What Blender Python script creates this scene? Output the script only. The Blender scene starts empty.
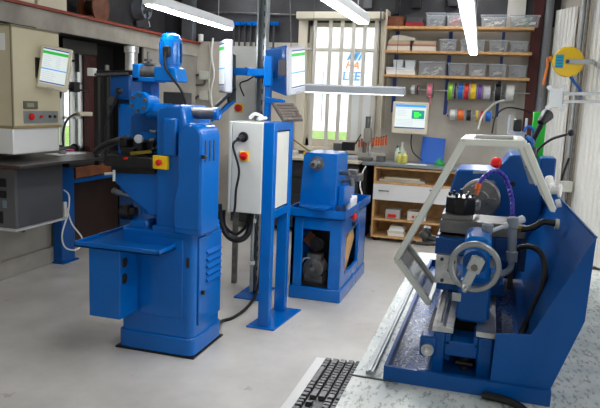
import bpy, math, random
from mathutils import Vector, Matrix
random.seed(7)
SC = bpy.context.scene
COL = SC.collection
PI = math.pi
V = Vector

# ------------------------------------------------------------------ camera
FPX, YAW, PIT, ROL, H = 642.6, .28515, .15696, .04149, 1.63
fw = V((-math.sin(YAW)*math.cos(PIT), math.cos(YAW)*math.cos(PIT), -math.sin(PIT)))
rt0 = V((math.cos(YAW), math.sin(YAW), 0)); up0 = rt0.cross(fw)
rt = rt0*math.cos(ROL)+up0*math.sin(ROL); up = -rt0*math.sin(ROL)+up0*math.cos(ROL)
C0 = V((0, 0, H))
cam = bpy.data.cameras.new('camera'); co = bpy.data.objects.new('camera', cam); COL.objects.link(co)
M3 = Matrix((rt, up, -fw)).transposed()
co.matrix_world = Matrix.Translation(C0) @ M3.to_4x4()
cam.sensor_width = 36; cam.lens = FPX/600*36; cam.clip_start = .02; cam.clip_end = 200
SC.camera = co

def A(x, y, Y=None, X=None, Z=None):
    """measure: the point of the plane Y=, X= or Z= that the photograph shows at x, y"""
    d = fw*FPX + rt*(x-300) + up*(204-y)
    t = Y/d.y if Y is not None else (X/d.x if X is not None else (Z-H)/d.z)
    return C0 + d*t

# ------------------------------------------------------------------ materials
def s2l(c): return tuple((v/255/12.92 if v/255 <= .04045 else ((v/255+.055)/1.055)**2.4) for v in c)
MATS = {}
def mat(name, rgb, rough=.5, metal=0, coat=0, noise=0, nscale=8, bump=0, emit=0, alpha=1, trans=0, rgb2=None, bscale=60, ior=1.45, spec=.5):
    m = bpy.data.materials.new(name); m.use_nodes = True
    nt = m.node_tree; b = nt.nodes['Principled BSDF']
    c = s2l(rgb)+(1,)
    b.inputs['Base Color'].default_value = c
    b.inputs['Roughness'].default_value = rough; b.inputs['Metallic'].default_value = metal
    b.inputs['Coat Weight'].default_value = coat; b.inputs['IOR'].default_value = ior; b.inputs['Specular IOR Level'].default_value = spec
    if alpha < 1: b.inputs['Alpha'].default_value = alpha
    if trans: b.inputs['Transmission Weight'].default_value = trans
    if emit:
        b.inputs['Emission Color'].default_value = c; b.inputs['Emission Strength'].default_value = emit
    tc = None
    if noise or rgb2 or bump: 
        tc = nt.nodes.new('ShaderNodeTexCoord')
    if noise or rgb2:
        n = nt.nodes.new('ShaderNodeTexNoise'); n.inputs['Scale'].default_value = nscale; n.inputs['Detail'].default_value = 6
        nt.links.new(tc.outputs['Object'], n.inputs['Vector'])
        r = nt.nodes.new('ShaderNodeValToRGB')
        r.color_ramp.elements[0].position = .35; r.color_ramp.elements[1].position = .65
        if rgb2: c2 = s2l(rgb2)+(1,)
        else: c2 = tuple(v*(1-noise) for v in c[:3])+(1,)
        r.color_ramp.elements[0].color = c2; r.color_ramp.elements[1].color = c
        nt.links.new(n.outputs['Fac'], r.inputs['Fac']); nt.links.new(r.outputs['Color'], b.inputs['Base Color'])
    if bump:
        n2 = nt.nodes.new('ShaderNodeTexNoise'); n2.inputs['Scale'].default_value = bscale
        nt.links.new(tc.outputs['Object'], n2.inputs['Vector'])
        bp = nt.nodes.new('ShaderNodeBump'); bp.inputs['Strength'].default_value = bump; bp.inputs['Distance'].default_value = .01
        nt.links.new(n2.outputs['Fac'], bp.inputs['Height']); nt.links.new(bp.outputs['Normal'], b.inputs['Normal'])
    MATS[name] = m
    return m
BLUE = mat('blue_paint', (0, 94, 176), .2, spec=.35, coat=.15, noise=.12, nscale=5, bump=.04, bscale=12)
BLUE2 = mat('deep_blue_paint', (0, 76, 146), .28, spec=.35, coat=.1, noise=.15, nscale=7, bump=.05, bscale=14)
NAVY = mat('dark_blue_paint', (10, 50, 92), .5)
BRITE = mat('bright_blue_paint', (0, 110, 196), .2, spec=.3, coat=.15, noise=.1, nscale=6, bump=.04, bscale=14)
STEEL = mat('machined_steel', (206, 206, 204), .3, metal=.85, noise=.3, nscale=30)
DSTEEL = mat('dull_steel', (122, 121, 118), .42, metal=.7, noise=.35, nscale=25)
ZINC = mat('galvanised_steel', (175, 180, 180), .42, metal=.6, noise=.2, nscale=20)
CAST = mat('grey_paint', (128, 136, 142), .4, noise=.15, nscale=12)
BLACK = mat('black_plastic', (22, 22, 24), .4)
DARK = mat('dark_iron', (38, 37, 38), .45, metal=.4, noise=.4, nscale=20)
RUBBER = mat('black_rubber', (16, 16, 17), .55)
WHITE = mat('white_plastic', (225, 225, 220), .4)
LGREY = mat('light_grey_enamel', (205, 206, 196), .4, noise=.06, nscale=5)
CREAM = mat('cream_enamel', (200, 190, 158), .45, noise=.06, nscale=4)
CREAM2 = mat('cream_pc_plastic', (214, 206, 182), .45)
SILVER = mat('silver_plastic', (190, 194, 200), .35)
CHAR = mat('charcoal_metal', (66, 67, 70), .5)
RED = mat('red_plastic', (205, 30, 24), .35)
YEL = mat('yellow_plastic', (232, 190, 20), .4)
ORG = mat('orange_plastic', (226, 100, 24), .4)
GRN = mat('green_plastic', (30, 150, 70), .4)
GRN2 = mat('green_cover', (20, 165, 40), .45)
PURP = mat('violet_blue_plastic', (44, 30, 150), .35)
PLY = mat('plywood', (196, 160, 110), .6, rgb2=(176, 136, 86), nscale=14)
PLYE = mat('varnished_wood_edge', (204, 164, 112), .5, rgb2=(186, 142, 92), nscale=20)
BROWN = mat('brown_wood', (122, 68, 34), .5, rgb2=(96, 48, 22), nscale=12)
DBROWN = mat('dark_brown_panel', (52, 34, 28), .6, noise=.3, nscale=6)
REDB = mat('red_oxide_paint', (150, 58, 34), .6, noise=.3, nscale=9)
DRED = mat('dark_red_paint', (74, 24, 20), .6, noise=.3, nscale=9)
PAPER = mat('white_paper', (235, 235, 232), .7)
CLEAR = mat('clear_plastic', (205, 212, 216), .25, alpha=.17)
CLEAR2 = mat('clear_acrylic', (200, 210, 205), .08, alpha=.16)
SMOKE = mat('scratched_acrylic', (120, 122, 118), .2, alpha=.55, noise=.5, nscale=9)
PINK = mat('pink_plastic', (230, 70, 130), .4)
PINKW = mat('pink_wire', (236, 130, 150), .5)
LAMPW = mat('lamp_white', (226, 228, 230), .35)
TUBE = mat('lit_diffuser', (250, 251, 255), .5, emit=46)
def emi(name, rgb, s): return mat(name, rgb, .4, emit=s)
SCR = emi('screen_white', (204, 212, 210), .5)
SCRG = emi('screen_green', (20, 150, 50), .8)
SCRB = emi('screen_blue', (40, 130, 200), .8)
SCRL = emi('screen_grey_text', (176, 184, 188), .7)
SCRT = emi('screen_teal', (10, 120, 110), .8)
SCRLG = emi('screen_bright_green', (60, 220, 60), .8)
SCRD = emi('screen_navy', (30, 60, 120), .6)

def floor_mat():
    m = bpy.data.materials.new('polished_concrete'); m.use_nodes = True; nt = m.node_tree; b = nt.nodes['Principled BSDF']
    tc = nt.nodes.new('ShaderNodeTexCoord')
    n = nt.nodes.new('ShaderNodeTexNoise'); n.inputs['Scale'].default_value = 1.6; n.inputs['Detail'].default_value = 9; n.inputs['Roughness'].default_value = .62
    nt.links.new(tc.outputs['Object'], n.inputs['Vector'])
    r = nt.nodes.new('ShaderNodeValToRGB'); e = r.color_ramp.elements
    e[0].position = .3; e[0].color = s2l((164, 160, 152))+(1,); e[1].position = .68; e[1].color = s2l((196, 193, 186))+(1,)
    nt.links.new(n.outputs['Fac'], r.inputs['Fac'])
    n2 = nt.nodes.new('ShaderNodeTexNoise'); n2.inputs['Scale'].default_value = 7; n2.inputs['Detail'].default_value = 3
    nt.links.new(tc.outputs['Object'], n2.inputs['Vector'])
    r2 = nt.nodes.new('ShaderNodeValToRGB'); e = r2.color_ramp.elements
    e[0].position = .70; e[0].color = (1, 1, 1, 1); e[1].position = .75; e[1].color = (.72, .70, .66, 1)
    nt.links.new(n2.outputs['Fac'], r2.inputs['Fac'])
    mx = nt.nodes.new('ShaderNodeMix'); mx.data_type = 'RGBA'; mx.blend_type = 'MULTIPLY'; mx.inputs[0].default_value = 1
    nt.links.new(r.outputs['Color'], mx.inputs[6]); nt.links.new(r2.outputs['Color'], mx.inputs[7])
    nt.links.new(mx.outputs[2], b.inputs['Base Color'])
    b.inputs['Roughness'].default_value = .3
    mr = nt.nodes.new('ShaderNodeMapRange'); mr.inputs[3].default_value = .22; mr.inputs[4].default_value = .5
    nt.links.new(n.outputs['Fac'], mr.inputs[0]); nt.links.new(mr.outputs[0], b.inputs['Roughness'])
    return m
FLOOR = floor_mat()
def plaster(name, c1, c2, sc=2.2):
    return mat(name, c1, .8, rgb2=c2, nscale=sc, bump=.25, bscale=25)
WALLM = plaster('wall_plaster', (200, 194, 180), (176, 170, 158))
WALLG = plaster('grey_wall_plaster', (168, 164, 154), (138, 134, 126), 1.8)
WALLD = plaster('dark_grey_paint', (66, 66, 68), (48, 48, 50))
CONC = plaster('concrete_lintel', (172, 166, 154), (140, 134, 124), 3)
BLK = mat('black_and_recess_shade', (20, 18, 18), .8)  # plain black, also stands in for shade inside recesses
# mottled galvanised bench top: a voronoi spangle with swarf specks
def bench_mat():
    m = bpy.data.materials.new('mottled_zinc_sheet'); m.use_nodes = True; nt = m.node_tree; b = nt.nodes['Principled BSDF']
    tc = nt.nodes.new('ShaderNodeTexCoord')
    n = nt.nodes.new('ShaderNodeTexNoise'); n.inputs['Scale'].default_value = 9; n.inputs['Detail'].default_value = 5
    nt.links.new(tc.outputs['Object'], n.inputs['Vector'])
    r = nt.nodes.new('ShaderNodeValToRGB'); e = r.color_ramp.elements
    e[0].position = .35; e[0].color = s2l((176, 186, 184))+(1,); e[1].position = .65; e[1].color = s2l((212, 214, 206))+(1,)
    nt.links.new(n.outputs['Fac'], r.inputs['Fac'])
    mp = nt.nodes.new('ShaderNodeMapping'); mp.inputs['Rotation'].default_value = (0, 0, .7); mp.inputs['Scale'].default_value = (1, .42, 1)
    nt.links.new(tc.outputs['Object'], mp.inputs['Vector'])
    n2 = nt.nodes.new('ShaderNodeTexNoise'); n2.inputs['Scale'].default_value = 105; n2.inputs['Detail'].default_value = 2
    nt.links.new(mp.outputs['Vector'], n2.inputs['Vector'])
    r2 = nt.nodes.new('ShaderNodeValToRGB'); e = r2.color_ramp.elements
    e[0].position = .54; e[0].color = (1, 1, 1, 1); e[1].position = .66; e[1].color = (.5, .51, .51, 1)
    nt.links.new(n2.outputs['Fac'], r2.inputs['Fac'])
    mx = nt.nodes.new('ShaderNodeMix'); mx.data_type = 'RGBA'; mx.blend_type = 'MULTIPLY'; mx.inputs[0].default_value = 1
    nt.links.new(r.outputs['Color'], mx.inputs[6]); nt.links.new(r2.outputs['Color'], mx.inputs[7])
    nt.links.new(mx.outputs[2], b.inputs['Base Color'])
    b.inputs['Roughness'].default_value = .45; b.inputs['Metallic'].default_value = .1
    return m
BENCH = bench_mat()
# tray floor: blue paint littered with bright metal chips
def tray_mat():
    m = bpy.data.materials.new('blue_paint_with_swarf'); m.use_nodes = True; nt = m.node_tree; b = nt.nodes['Principled BSDF']
    tc = nt.nodes.new('ShaderNodeTexCoord')
    v = nt.nodes.new('ShaderNodeTexVoronoi'); v.inputs['Scale'].default_value = 110
    nt.links.new(tc.outputs['Object'], v.inputs['Vector'])
    n = nt.nodes.new('ShaderNodeTexNoise'); n.inputs['Scale'].default_value = 9; n.inputs['Detail'].default_value = 3
    nt.links.new(tc.outputs['Object'], n.inputs['Vector'])
    s = nt.nodes.new('ShaderNodeMath'); s.operation = 'MULTIPLY'; s.inputs[1].default_value = .5
    nt.links.new(n.outputs['Fac'], s.inputs[0])
    l = nt.nodes.new('ShaderNodeMath'); l.operation = 'LESS_THAN'
    nt.links.new(v.outputs['Distance'], l.inputs[0]); nt.links.new(s.outputs[0], l.inputs[1])
    mx = nt.nodes.new('ShaderNodeMix'); mx.data_type = 'RGBA'
    mx.inputs[6].default_value = s2l((0, 62, 128))+(1,); mx.inputs[7].default_value = s2l((120, 128, 135))+(1,)
    n3 = nt.nodes.new('ShaderNodeMath'); n3.operation = 'MULTIPLY'; n3.inputs[1].default_value = .8
    nt.links.new(l.outputs[0], n3.inputs[0]); nt.links.new(n3.outputs[0], mx.inputs[0])
    nt.links.new(mx.outputs[2], b.inputs['Base Color']); b.inputs['Roughness'].default_value = .35
    return m
TRAYM = tray_mat()

# ------------------------------------------------------------------ mesh builder
class MB:
    def __init__(s): s.v = []; s.f = []; s.mi = []; s.m = 0; s.T = None
    def add(s, vs, fs):
        o = len(s.v)
        if s.T is not None: vs = [s.T @ V(p) for p in vs]
        s.v += [tuple(p) for p in vs]; s.f += [tuple(i+o for i in f) for f in fs]; s.mi += [s.m]*len(fs)
        return s
    def box(s, x0, x1, y0, y1, z0, z1):
        x0, x1 = sorted((x0, x1)); y0, y1 = sorted((y0, y1)); z0, z1 = sorted((z0, z1))
        return s.add([(x0,y0,z0),(x1,y0,z0),(x1,y1,z0),(x0,y1,z0),(x0,y0,z1),(x1,y0,z1),(x1,y1,z1),(x0,y1,z1)],
                     [(0,3,2,1),(4,5,6,7),(0,1,5,4),(1,2,6,5),(2,3,7,6),(3,0,4,7)])
    def cyl(s, p0, p1, r0, r1=None, n=20, caps=True):
        p0, p1 = V(p0), V(p1); r1 = r0 if r1 is None else r1
        d = (p1-p0).normalized(); a = d.orthogonal().normalized(); b = d.cross(a)
        vs = []
        for p, r in ((p0, r0), (p1, r1)):
            vs += [p+(a*math.cos(2*PI*i/n)+b*math.sin(2*PI*i/n))*r for i in range(n)]
        fs = [(i, (i+1) % n, n+(i+1) % n, n+i) for i in range(n)]
        if caps: fs += [tuple(range(n))[::-1], tuple(range(n, 2*n))]
        return s.add(vs, fs)
    def lathe(s, prof, p0, d, n=28, caps=True):
        """prof: (distance along d, radius)"""
        p0, d = V(p0), V(d).normalized(); a = d.orthogonal().normalized(); b = d.cross(a); vs = []; fs = []
        for h, r in prof:
            vs += [p0+d*h+(a*math.cos(2*PI*i/n)+b*math.sin(2*PI*i/n))*max(r, 1e-4) for i in range(n)]
        for k in range(len(prof)-1):
            fs += [(k*n+i, k*n+(i+1) % n, (k+1)*n+(i+1) % n, (k+1)*n+i) for i in range(n)]
        if caps: fs += [tuple(range(n))[::-1], tuple(range((len(prof)-1)*n, len(prof)*n))]
        return s.add(vs, fs)
    def tube(s, pts, r, n=10, smooth=True):
        pts = [V(p) for p in pts]
        if smooth and len(pts) > 2:
            q = []
            for i in range(len(pts)-1):
                a, b, c, d = pts[max(i-1, 0)], pts[i], pts[i+1], pts[min(i+2, len(pts)-1)]
                for k in range(6):
                    t = k/6
                    q.append(.5*((2*b)+(-a+c)*t+(2*a-5*b+4*c-d)*t*t+(-a+3*b-3*c+d)*t**3))
            pts = q+[pts[-1]]
        vs = []; fs = []; prev = None
        for i, p in enumerate(pts):
            d = (pts[min(i+1, len(pts)-1)]-pts[max(i-1, 0)]).normalized()
            a = d.orthogonal().normalized() if prev is None else (prev-d*prev.dot(d)).normalized()
            prev = a; b = d.cross(a)
            vs += [p+(a*math.cos(2*PI*k/n)+b*math.sin(2*PI*k/n))*r for k in range(n)]
        for i in range(len(pts)-1):
            fs += [(i*n+k, i*n+(k+1) % n, (i+1)*n+(k+1) % n, (i+1)*n+k) for k in range(n)]
        fs += [tuple(range(n))[::-1], tuple(range((len(pts)-1)*n, len(pts)*n))]
        return s.add(vs, fs)
    def prism(s, poly, ax, a, b):
        """poly of 2-D points in the plane normal to ax ('x': (y,z), 'y': (x,z), 'z': (x,y))"""
        def p3(p, t): return {'x': (t, p[0], p[1]), 'y': (p[0], t, p[1]), 'z': (p[0], p[1], t)}[ax]
        n = len(poly)
        ar = sum(poly[i][0]*poly[(i+1) % n][1]-poly[(i+1) % n][0]*poly[i][1] for i in range(n))
        flip = (ar > 0) == (ax == 'y')
        if a > b: a, b = b, a
        vs = [p3(p, a) for p in poly]+[p3(p, b) for p in poly]
        lo, hi = tuple(range(n)), tuple(range(n, 2*n))
        sd = [(i, (i+1) % n, n+(i+1) % n, n+i) for i in range(n)]
        if flip: fs = [lo, hi[::-1]]+[f[::-1] for f in sd]
        else: fs = [lo[::-1], hi]+sd
        return s.add(vs, fs)
    def slab(s, pts, nrm, t):
        """a flat polygon of 3-D points given thickness t along nrm"""
        pts = [V(p) for p in pts]; nrm = V(nrm).normalized()*t; n = len(pts)
        fs = [tuple(range(n))[::-1], tuple(range(n, 2*n))]+[(i, (i+1) % n, n+(i+1) % n, n+i) for i in range(n)]
        # keep outward orientation
        c = V((0, 0, 0))
        for i in range(n): c += (pts[i]).cross(pts[(i+1) % n])
        if c.dot(nrm) < 0: fs = [f[::-1] for f in fs]
        return s.add(pts+[p+nrm for p in pts], fs)
    def bar(s, p0, p1, w, h, upv=(0, 0, 1)):
        p0, p1 = V(p0), V(p1); d = (p1-p0).normalized(); a = d.cross(V(upv)).normalized(); b = a.cross(d)
        vs = [p+a*(w/2*i)+b*(h/2*j) for p in (p0, p1) for i, j in ((-1,-1),(1,-1),(1,1),(-1,1))]
        return s.add(vs, [(0,3,2,1),(4,5,6,7),(0,1,5,4),(1,2,6,5),(2,3,7,6),(3,0,4,7)])
    def torus(s, c, d, R, r, n=36, k=12, a0=0, a1=2*PI):
        c, d = V(c), V(d).normalized(); a = d.orthogonal().normalized(); b = d.cross(a); vs = []; fs = []
        for i in range(n):
            th = 2*PI*i/n; e = a*math.cos(th)+b*math.sin(th)
            vs += [c+e*(R+r*math.cos(2*PI*j/k))+d*(r*math.sin(2*PI*j/k)) for j in range(k)]
        for i in range(n):
            for j in range(k):
                fs.append((i*k+j, ((i+1) % n)*k+j, ((i+1) % n)*k+(j+1) % k, i*k+(j+1) % k))
        return s.add(vs, fs)
    def sphere(s, c, r, n=16, sx=1, sy=1, sz=1):
        c = V(c); vs = []; fs = []; m = n//2
        for i in range(1, m):
            for j in range(n):
                t = PI*i/m; p = 2*PI*j/n
                vs.append(c+V((r*sx*math.sin(t)*math.cos(p), r*sy*math.sin(t)*math.sin(p), r*sz*math.cos(t))))
        vs += [c+V((0, 0, r*sz)), c-V((0, 0, r*sz))]; a, b = len(vs)-2, len(vs)-1
        for i in range(m-2):
            for j in range(n): fs.append((i*n+j, (i+1)*n+j, (i+1)*n+(j+1) % n, i*n+(j+1) % n))
        for j in range(n):
            fs.append((a, j, (j+1) % n)); fs.append((b, (m-2)*n+(j+1) % n, (m-2)*n+j))
        return s.add(vs, fs)

def link(name, mb, mats, parent=None, bevel=0, origin=None, seg=2):
    """ONE mesh object; mb is in world coordinates, or local to a parent that still stands at the origin"""
    me = bpy.data.meshes.new(name)
    if parent is not None:
        off = V((0, 0, 0)); pp = parent
        while pp is not None: off += pp.matrix_basis.translation; pp = pp.parent
    elif origin is not None: off = V(origin)
    else:
        xs, ys, zs = zip(*mb.v); off = V(((min(xs)+max(xs))/2, (min(ys)+max(ys))/2, min(zs)))
    me.from_pydata([tuple(V(p)-off) for p in mb.v], [], mb.f)
    if not isinstance(mats, (list, tuple)): mats = [mats]
    for m in mats: me.materials.append(m)
    if len(mats) > 1:
        for p, i in zip(me.polygons, mb.mi): p.material_index = min(i, len(mats)-1)
    for p in me.polygons: p.use_smooth = True
    me.update(); me.set_sharp_from_angle(angle=math.radians(32))
    o = bpy.data.objects.new(name, me); COL.objects.link(o)
    if parent is not None: o.parent = parent
    else: o.location = off
    if bevel:
        bv = o.modifiers.new('bevel', 'BEVEL'); bv.width = bevel; bv.segments = seg; bv.limit_method = 'ANGLE'; bv.angle_limit = math.radians(40)
    return o
def thing(name, label, cat, loc=(0, 0, 0), group=None):
    o = bpy.data.objects.new(name, None); COL.objects.link(o); o.location = loc; o.empty_display_size = .1
    o['label'] = label; o['category'] = cat
    if group: o['group'] = group
    return o
def solo(name, mb, mats, label, cat, group=None, bevel=0, **k):
    o = link(name, mb, mats, bevel=bevel, **k); o['label'] = label; o['category'] = cat
    if group: o['group'] = group
    return o
def struct(name, mb, mats, parent=None, bevel=0):
    o = link(name, mb, mats, parent, bevel)
    if parent is None: o['kind'] = 'structure'
    return o
def dup(root, loc, label, group=None, rotz=None):
    c = root.copy(); COL.objects.link(c); c.location = loc; c['label'] = label
    if rotz is not None: c.rotation_euler = (0, 0, rotz)
    if group: c['group'] = group
    for ch in list(root.children):
        d = ch.copy(); COL.objects.link(d); d.parent = c
        for g in list(ch.children):
            e = g.copy(); COL.objects.link(e); e.parent = d
    return c

# ================================================================== THE ROOM
YB = 8.3      # back wall
struct('floor', MB().box(-6, 6, -2, 9, -.1, 0), FLOOR)
CEIL = 3.3
struct('ceiling', MB().box(-5.2, 3.5, -1.0, 8.6, CEIL, CEIL+.1), mat('ceiling_grey', (120, 120, 118), .8))
# back wall with its window opening
wx0, wx1, wz0, wz1 = -2.40, -1.47, 1.06, 2.66
m = MB(); T = .3; SPL = 2.62
m.box(-5, wx0, YB, YB+T, 0, 2.40); m.box(wx0, wx1, YB, YB+T, 0, wz0); m.box(wx1, 1.2, YB, YB+T, 0, SPL)
m.m = 1
m.box(-5, wx0, YB, YB+T, 2.40, CEIL); m.box(wx0, wx1, YB, YB+T, wz1, CEIL); m.box(wx1, 1.2, YB, YB+T, SPL, CEIL)
struct('wall_back', m, [WALLM, WALLD])
# left wall: low plaster wall, alcove under the lintel, pillar
m = MB()
m.box(-4.3, -4.0, -.5, 5.3, 0, 2.36)
m.box(-4.6, -4.0, 6.87, YB, 0, 2.36)
m.box(-4.3, -3.96, -.5, 5.3, 0, .16)
struct('wall_left', m, WALLG, bevel=.006)
m = MB(); m.box(-4.3, -4.0, 5.3, 6.85, 2.19, 2.36); m.box(-4.3, -3.985, 1, YB, 2.19, 2.36)
struct('trim_1', m, CONC)
m = MB(); m.box(-4.35, -3.95, 1, YB, 2.362, 2.388)
struct('trim_2', m, REDB)
m = MB(); m.box(-4.7, -4.5, -.5, YB, 2.39, CEIL)
struct('wall_left_upper', m, WALLD)
# alcove: its shade is painted as black walls and a black pillar lining
ay0, ay1, az0, az1 = 5.74, 6.27, 1.02, 2.14
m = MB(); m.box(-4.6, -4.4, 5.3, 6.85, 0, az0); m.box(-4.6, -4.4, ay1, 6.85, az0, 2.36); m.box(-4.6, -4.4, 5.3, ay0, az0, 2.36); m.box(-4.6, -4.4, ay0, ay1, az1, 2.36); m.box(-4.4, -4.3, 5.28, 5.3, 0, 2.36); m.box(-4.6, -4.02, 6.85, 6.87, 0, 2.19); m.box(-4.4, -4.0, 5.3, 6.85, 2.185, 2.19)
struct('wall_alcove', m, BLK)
# alcove window
m = MB()
for y in (ay0, 5.92, 6.10, ay1-.03): m.box(-4.46, -4.42, y, y+.03, az0, az1)
for z in (az0, 1.35, 1.72, az1-.04): m.box(-4.46, -4.42, ay0, ay1, z, z+.025)
wf = struct('window_2', m, WHITE)
link('pane', MB().box(-4.45, -4.445, ay0, ay1, az0, az1), CLEAR2, wf)
m = MB(); m.box(-4.40, -4.33, 6.27, 6.41, .9, 2.185); struct('trim_3', m, DRED)

# right wall: angled away, tall white corrugated sheeting
RW0 = V((.50, YB, 0)); rd = V((.56, -1.0, 0)).normalized(); rn = V((-rd.y*-1, 0, 0)); rn = V((rd.y, -rd.x, 0))  # along / outward
rn = V((1.0, .56, 0)).normalized()   # points out of the room
def RW(s, out=0, z=0): return RW0 + rd*s + rn*out + V((0, 0, z))
m = MB(); m.slab([RW(0, .12, 0), RW(5.5, .12, 0), RW(5.5, .12, CEIL), RW(0, .12, CEIL)], rn, .15)
struct('wall_right', m, WALLM)
CORR = mat('white_corrugated_sheet', (240, 240, 232), .45)
def corrugated(s0, s1, z0, z1, name, pitch=.075):
    m = MB(); s = s0; pts = []
    while s < s1-.001:
        for ds, o in ((0, .03), (pitch*.6, .03), (pitch*.7, .045), (pitch*.9, .045)):
            pts.append((s+ds, o))
        s += pitch
    for i in range(len(pts)-1):
        a, b = pts[i], pts[i+1]
        m.slab([RW(a[0], a[1], z0), RW(b[0], b[1], z0), RW(b[0], b[1], z1), RW(a[0], a[1], z1)], rn, .012)
    return struct(name, m, CORR)
def Ws(x, y=60, out=0):
    d = fw*FPX + rt*(x-300) + up*(204-y); t = (RW0-C0).dot(rn)/d.dot(rn)
    return (C0+d*t-RW0).dot(rd)
sa, sb_, sc0 = Ws(549), Ws(569), Ws(584)
corrugated(sa, sb_, .05, 2.80, 'trim_4', pitch=(sb_-sa)/6)
corrugated(sc0, 5.2, .05, 3.2, 'trim_5')
m = MB(); m.slab([RW(sb_+.01, .06, 0), RW(sc0-.01, .06, 0), RW(sc0-.01, .06, CEIL), RW(sb_+.01, .06, CEIL)], rn, .05)
struct('trim_6', m, plaster('warm_plaster', (196, 180, 158), (176, 158, 138)))
m = MB(); m.box(-4.3, 5.4, -1.2, -1.0, 0, 1.5); m.box(-4.3, 5.4, -1.2, -1.0, 2.5, CEIL); m.box(-4.3, -3.2, -1.2, -1.0, 1.5, 2.5); m.box(3.6, 5.4, -1.2, -1.0, 1.5, 2.5); m.box(-.1, .4, -1.2, -1.0, 1.5, 2.5); struct('wall_rear_unseen', m, WALLM)  # unseen wall, added and opened to set how much fill light enters
# corner: dark red iron stanchion and grey downpipe
a = A(529, 60, Y=YB-.1).x
m = MB(); m.box(a, a+.11, YB-.02, YB, 0, CEIL); m.box(a+.045, a+.06, YB-.13, YB-.02, 0, CEIL); m.box(a, a+.11, YB-.15, YB-.13, 0, CEIL)
struct('trim_7', m, DRED)
a = A(544, 60, Y=YB-.1)
solo('downpipe', MB().cyl((a.x, YB-.09, 0), (a.x, YB-.09, CEIL), .055, n=20).cyl((a.x, YB-.09, 1.6), (a.x, YB-.09, 1.68), .063), mat('pipe_grey', (120, 124, 128), .45),
     'thick grey vertical downpipe in the back right corner', 'pipe')
# plaster pier behind the shelves and steel column on the left
a = A(503, 60, Y=YB).x; b = A(521, 60, Y=YB).x
struct('trim_8', MB().box(a, b, YB-.03, YB, 0, CEIL), mat('pale_pier', (200, 198, 190), .8, noise=.1))
a = A(185, 60, Y=YB).x; b = A(196, 60, Y=YB).x
struct('column_left', MB().box(a, b, YB-.12, YB, 0, CEIL), mat('grey_column_paint', (92, 98, 102), .5, noise=.1), bevel=.006)

# window in the back wall
m = MB()
fy = YB+.02
m.box(wx0, wx0+.06, fy, fy+.07, wz0, wz1); m.box(wx1-.05, wx1, fy, fy+.07, wz0, wz1)
m.box(wx0, wx1, fy, fy+.07, wz1-.05, wz1); m.box(wx0, wx1, fy, fy+.07, wz0, wz0+.10)
m.box(wx0, wx1, fy, fy+.07, 2.30, 2.33)
win = struct('window_1', m, mat('cream_window_paint', (214, 206, 186), .5))
win_o = win.location.copy()
def kid(name, mb, mats, parent, bevel=0):
    """a child of a mesh thing; mb in world coordinates"""
    me_off = parent.matrix_basis.translation.copy()
    return link(name, mb, mats, parent, bevel)
kid('pane', MB().box(wx0+.05, wx1-.05, fy+.03, fy+.035, wz0, wz1), CLEAR2, win)
m = MB(); g = MB()
for x in (314, 329.5, 341, 352.5, 363.5, 375):
    p = A(x, 60, Y=YB-.06).x
    m.box(p-.024, p+.024, YB-.075, YB-.06, 1.0, 2.72)
kid('window_grille', m.box(wx0-.02, wx1+.03, YB-.06, YB-.045, 2.31, 2.335).box(wx0-.02, wx1+.03, YB-.06, YB-.045, 1.0, 1.04).box(wx0-.02, wx1+.03, YB-.06, YB-.045, 2.68, 2.72), mat('aluminium_grille', (206, 202, 192), .5), win)
p0 = A(297, 15, Y=YB-.1); p1 = A(384, 19, Y=YB-.1)
kid('roller_blind_box', MB().box(p0.x, p1.x, YB-.14, YB-.01, 2.69, 2.78), mat('blind_cream', (206, 200, 180), .6), win, .01)
kid('window_reveal', MB().box(wx0-.14, wx0-.02, YB-.03, YB, 1.0, 2.7).box(wx1+.01, wx1+.09, YB-.03, YB, 1.0, 2.7), MATS['cream_window_paint'], win)
pa = A(354, 92, Y=YB+.12); pb = A(381, 130, Y=YB+.12)
kid('frosted_sheet', MB().box(pa.x, min(pb.x, wx1-.01), YB+.012, YB+.016, 1.16, 1.83), mat('frosted_white_film', (246, 248, 250), .6, alpha=.8), win)
kid('window_sill', MB().box(wx0-.1, wx1+.1, YB-.1, YB+.02, 1.0, 1.06), MATS['cream_window_paint'], win)

# outside: lawn, low white hall with lettering, fence
solo('lawn', MB().box(-14, 6, YB+.6, 26, .4, .5), mat('grass', (150, 190, 84), .9, rgb2=(128, 172, 62), nscale=3), 'bright green lawn outside the window', 'lawn')['kind'] = 'stuff'
GZ = .5; YO = A(330, 121, Z=GZ).y+.2
hall = thing('white_building', 'white hall with orange and blue lettering outside the window', 'building', (-7, YO+1, GZ))
link('wall', MB().box(-16, 3, YO, YO+6, GZ, 6.5), mat('white_cladding', (250, 250, 250), .7), hall)
def text(body, x, y, h, matr, shear=0, parent=None, name='lettering'):
    c = bpy.data.curves.new(name, 'FONT'); c.body = body; c.size = h*1.4; c.extrude = .01; c.shear = shear; c.offset = .03*h
    o = bpy.data.objects.new(name, c); COL.objects.link(o); me = bpy.data.meshes.new_from_object(o)
    bpy.data.objects.remove(o)
    p = A(x, y, Y=YO-.05)
    me.transform(Matrix.Translation(p-parent.location) @ Matrix.Rotation(PI/2, 4, 'X')); me.materials.append(matr)
    o = bpy.data.objects.new(name, me); COL.objects.link(o); o.parent = parent
    return o
px = 1/642.6*(YO+.6)
text('MI', 346, 60, 10*px, mat('sign_blue', (60, 150, 215), .5), .5, hall)
text('HA', 345, 68.5, 7*px, mat('sign_orange', (240, 130, 60), .5), .3, hall)
text('LEE', 342, 80, 8.5*px, MATS['sign_blue'], .1, hall)
YF_ = YO-2.5
fe = thing('metal_fence', 'grey metal post and rail fence on the lawn outside', 'fence', (-5, YF_, GZ))
m = MB()
fz = A(330, 72, Y=YF_).z
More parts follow.
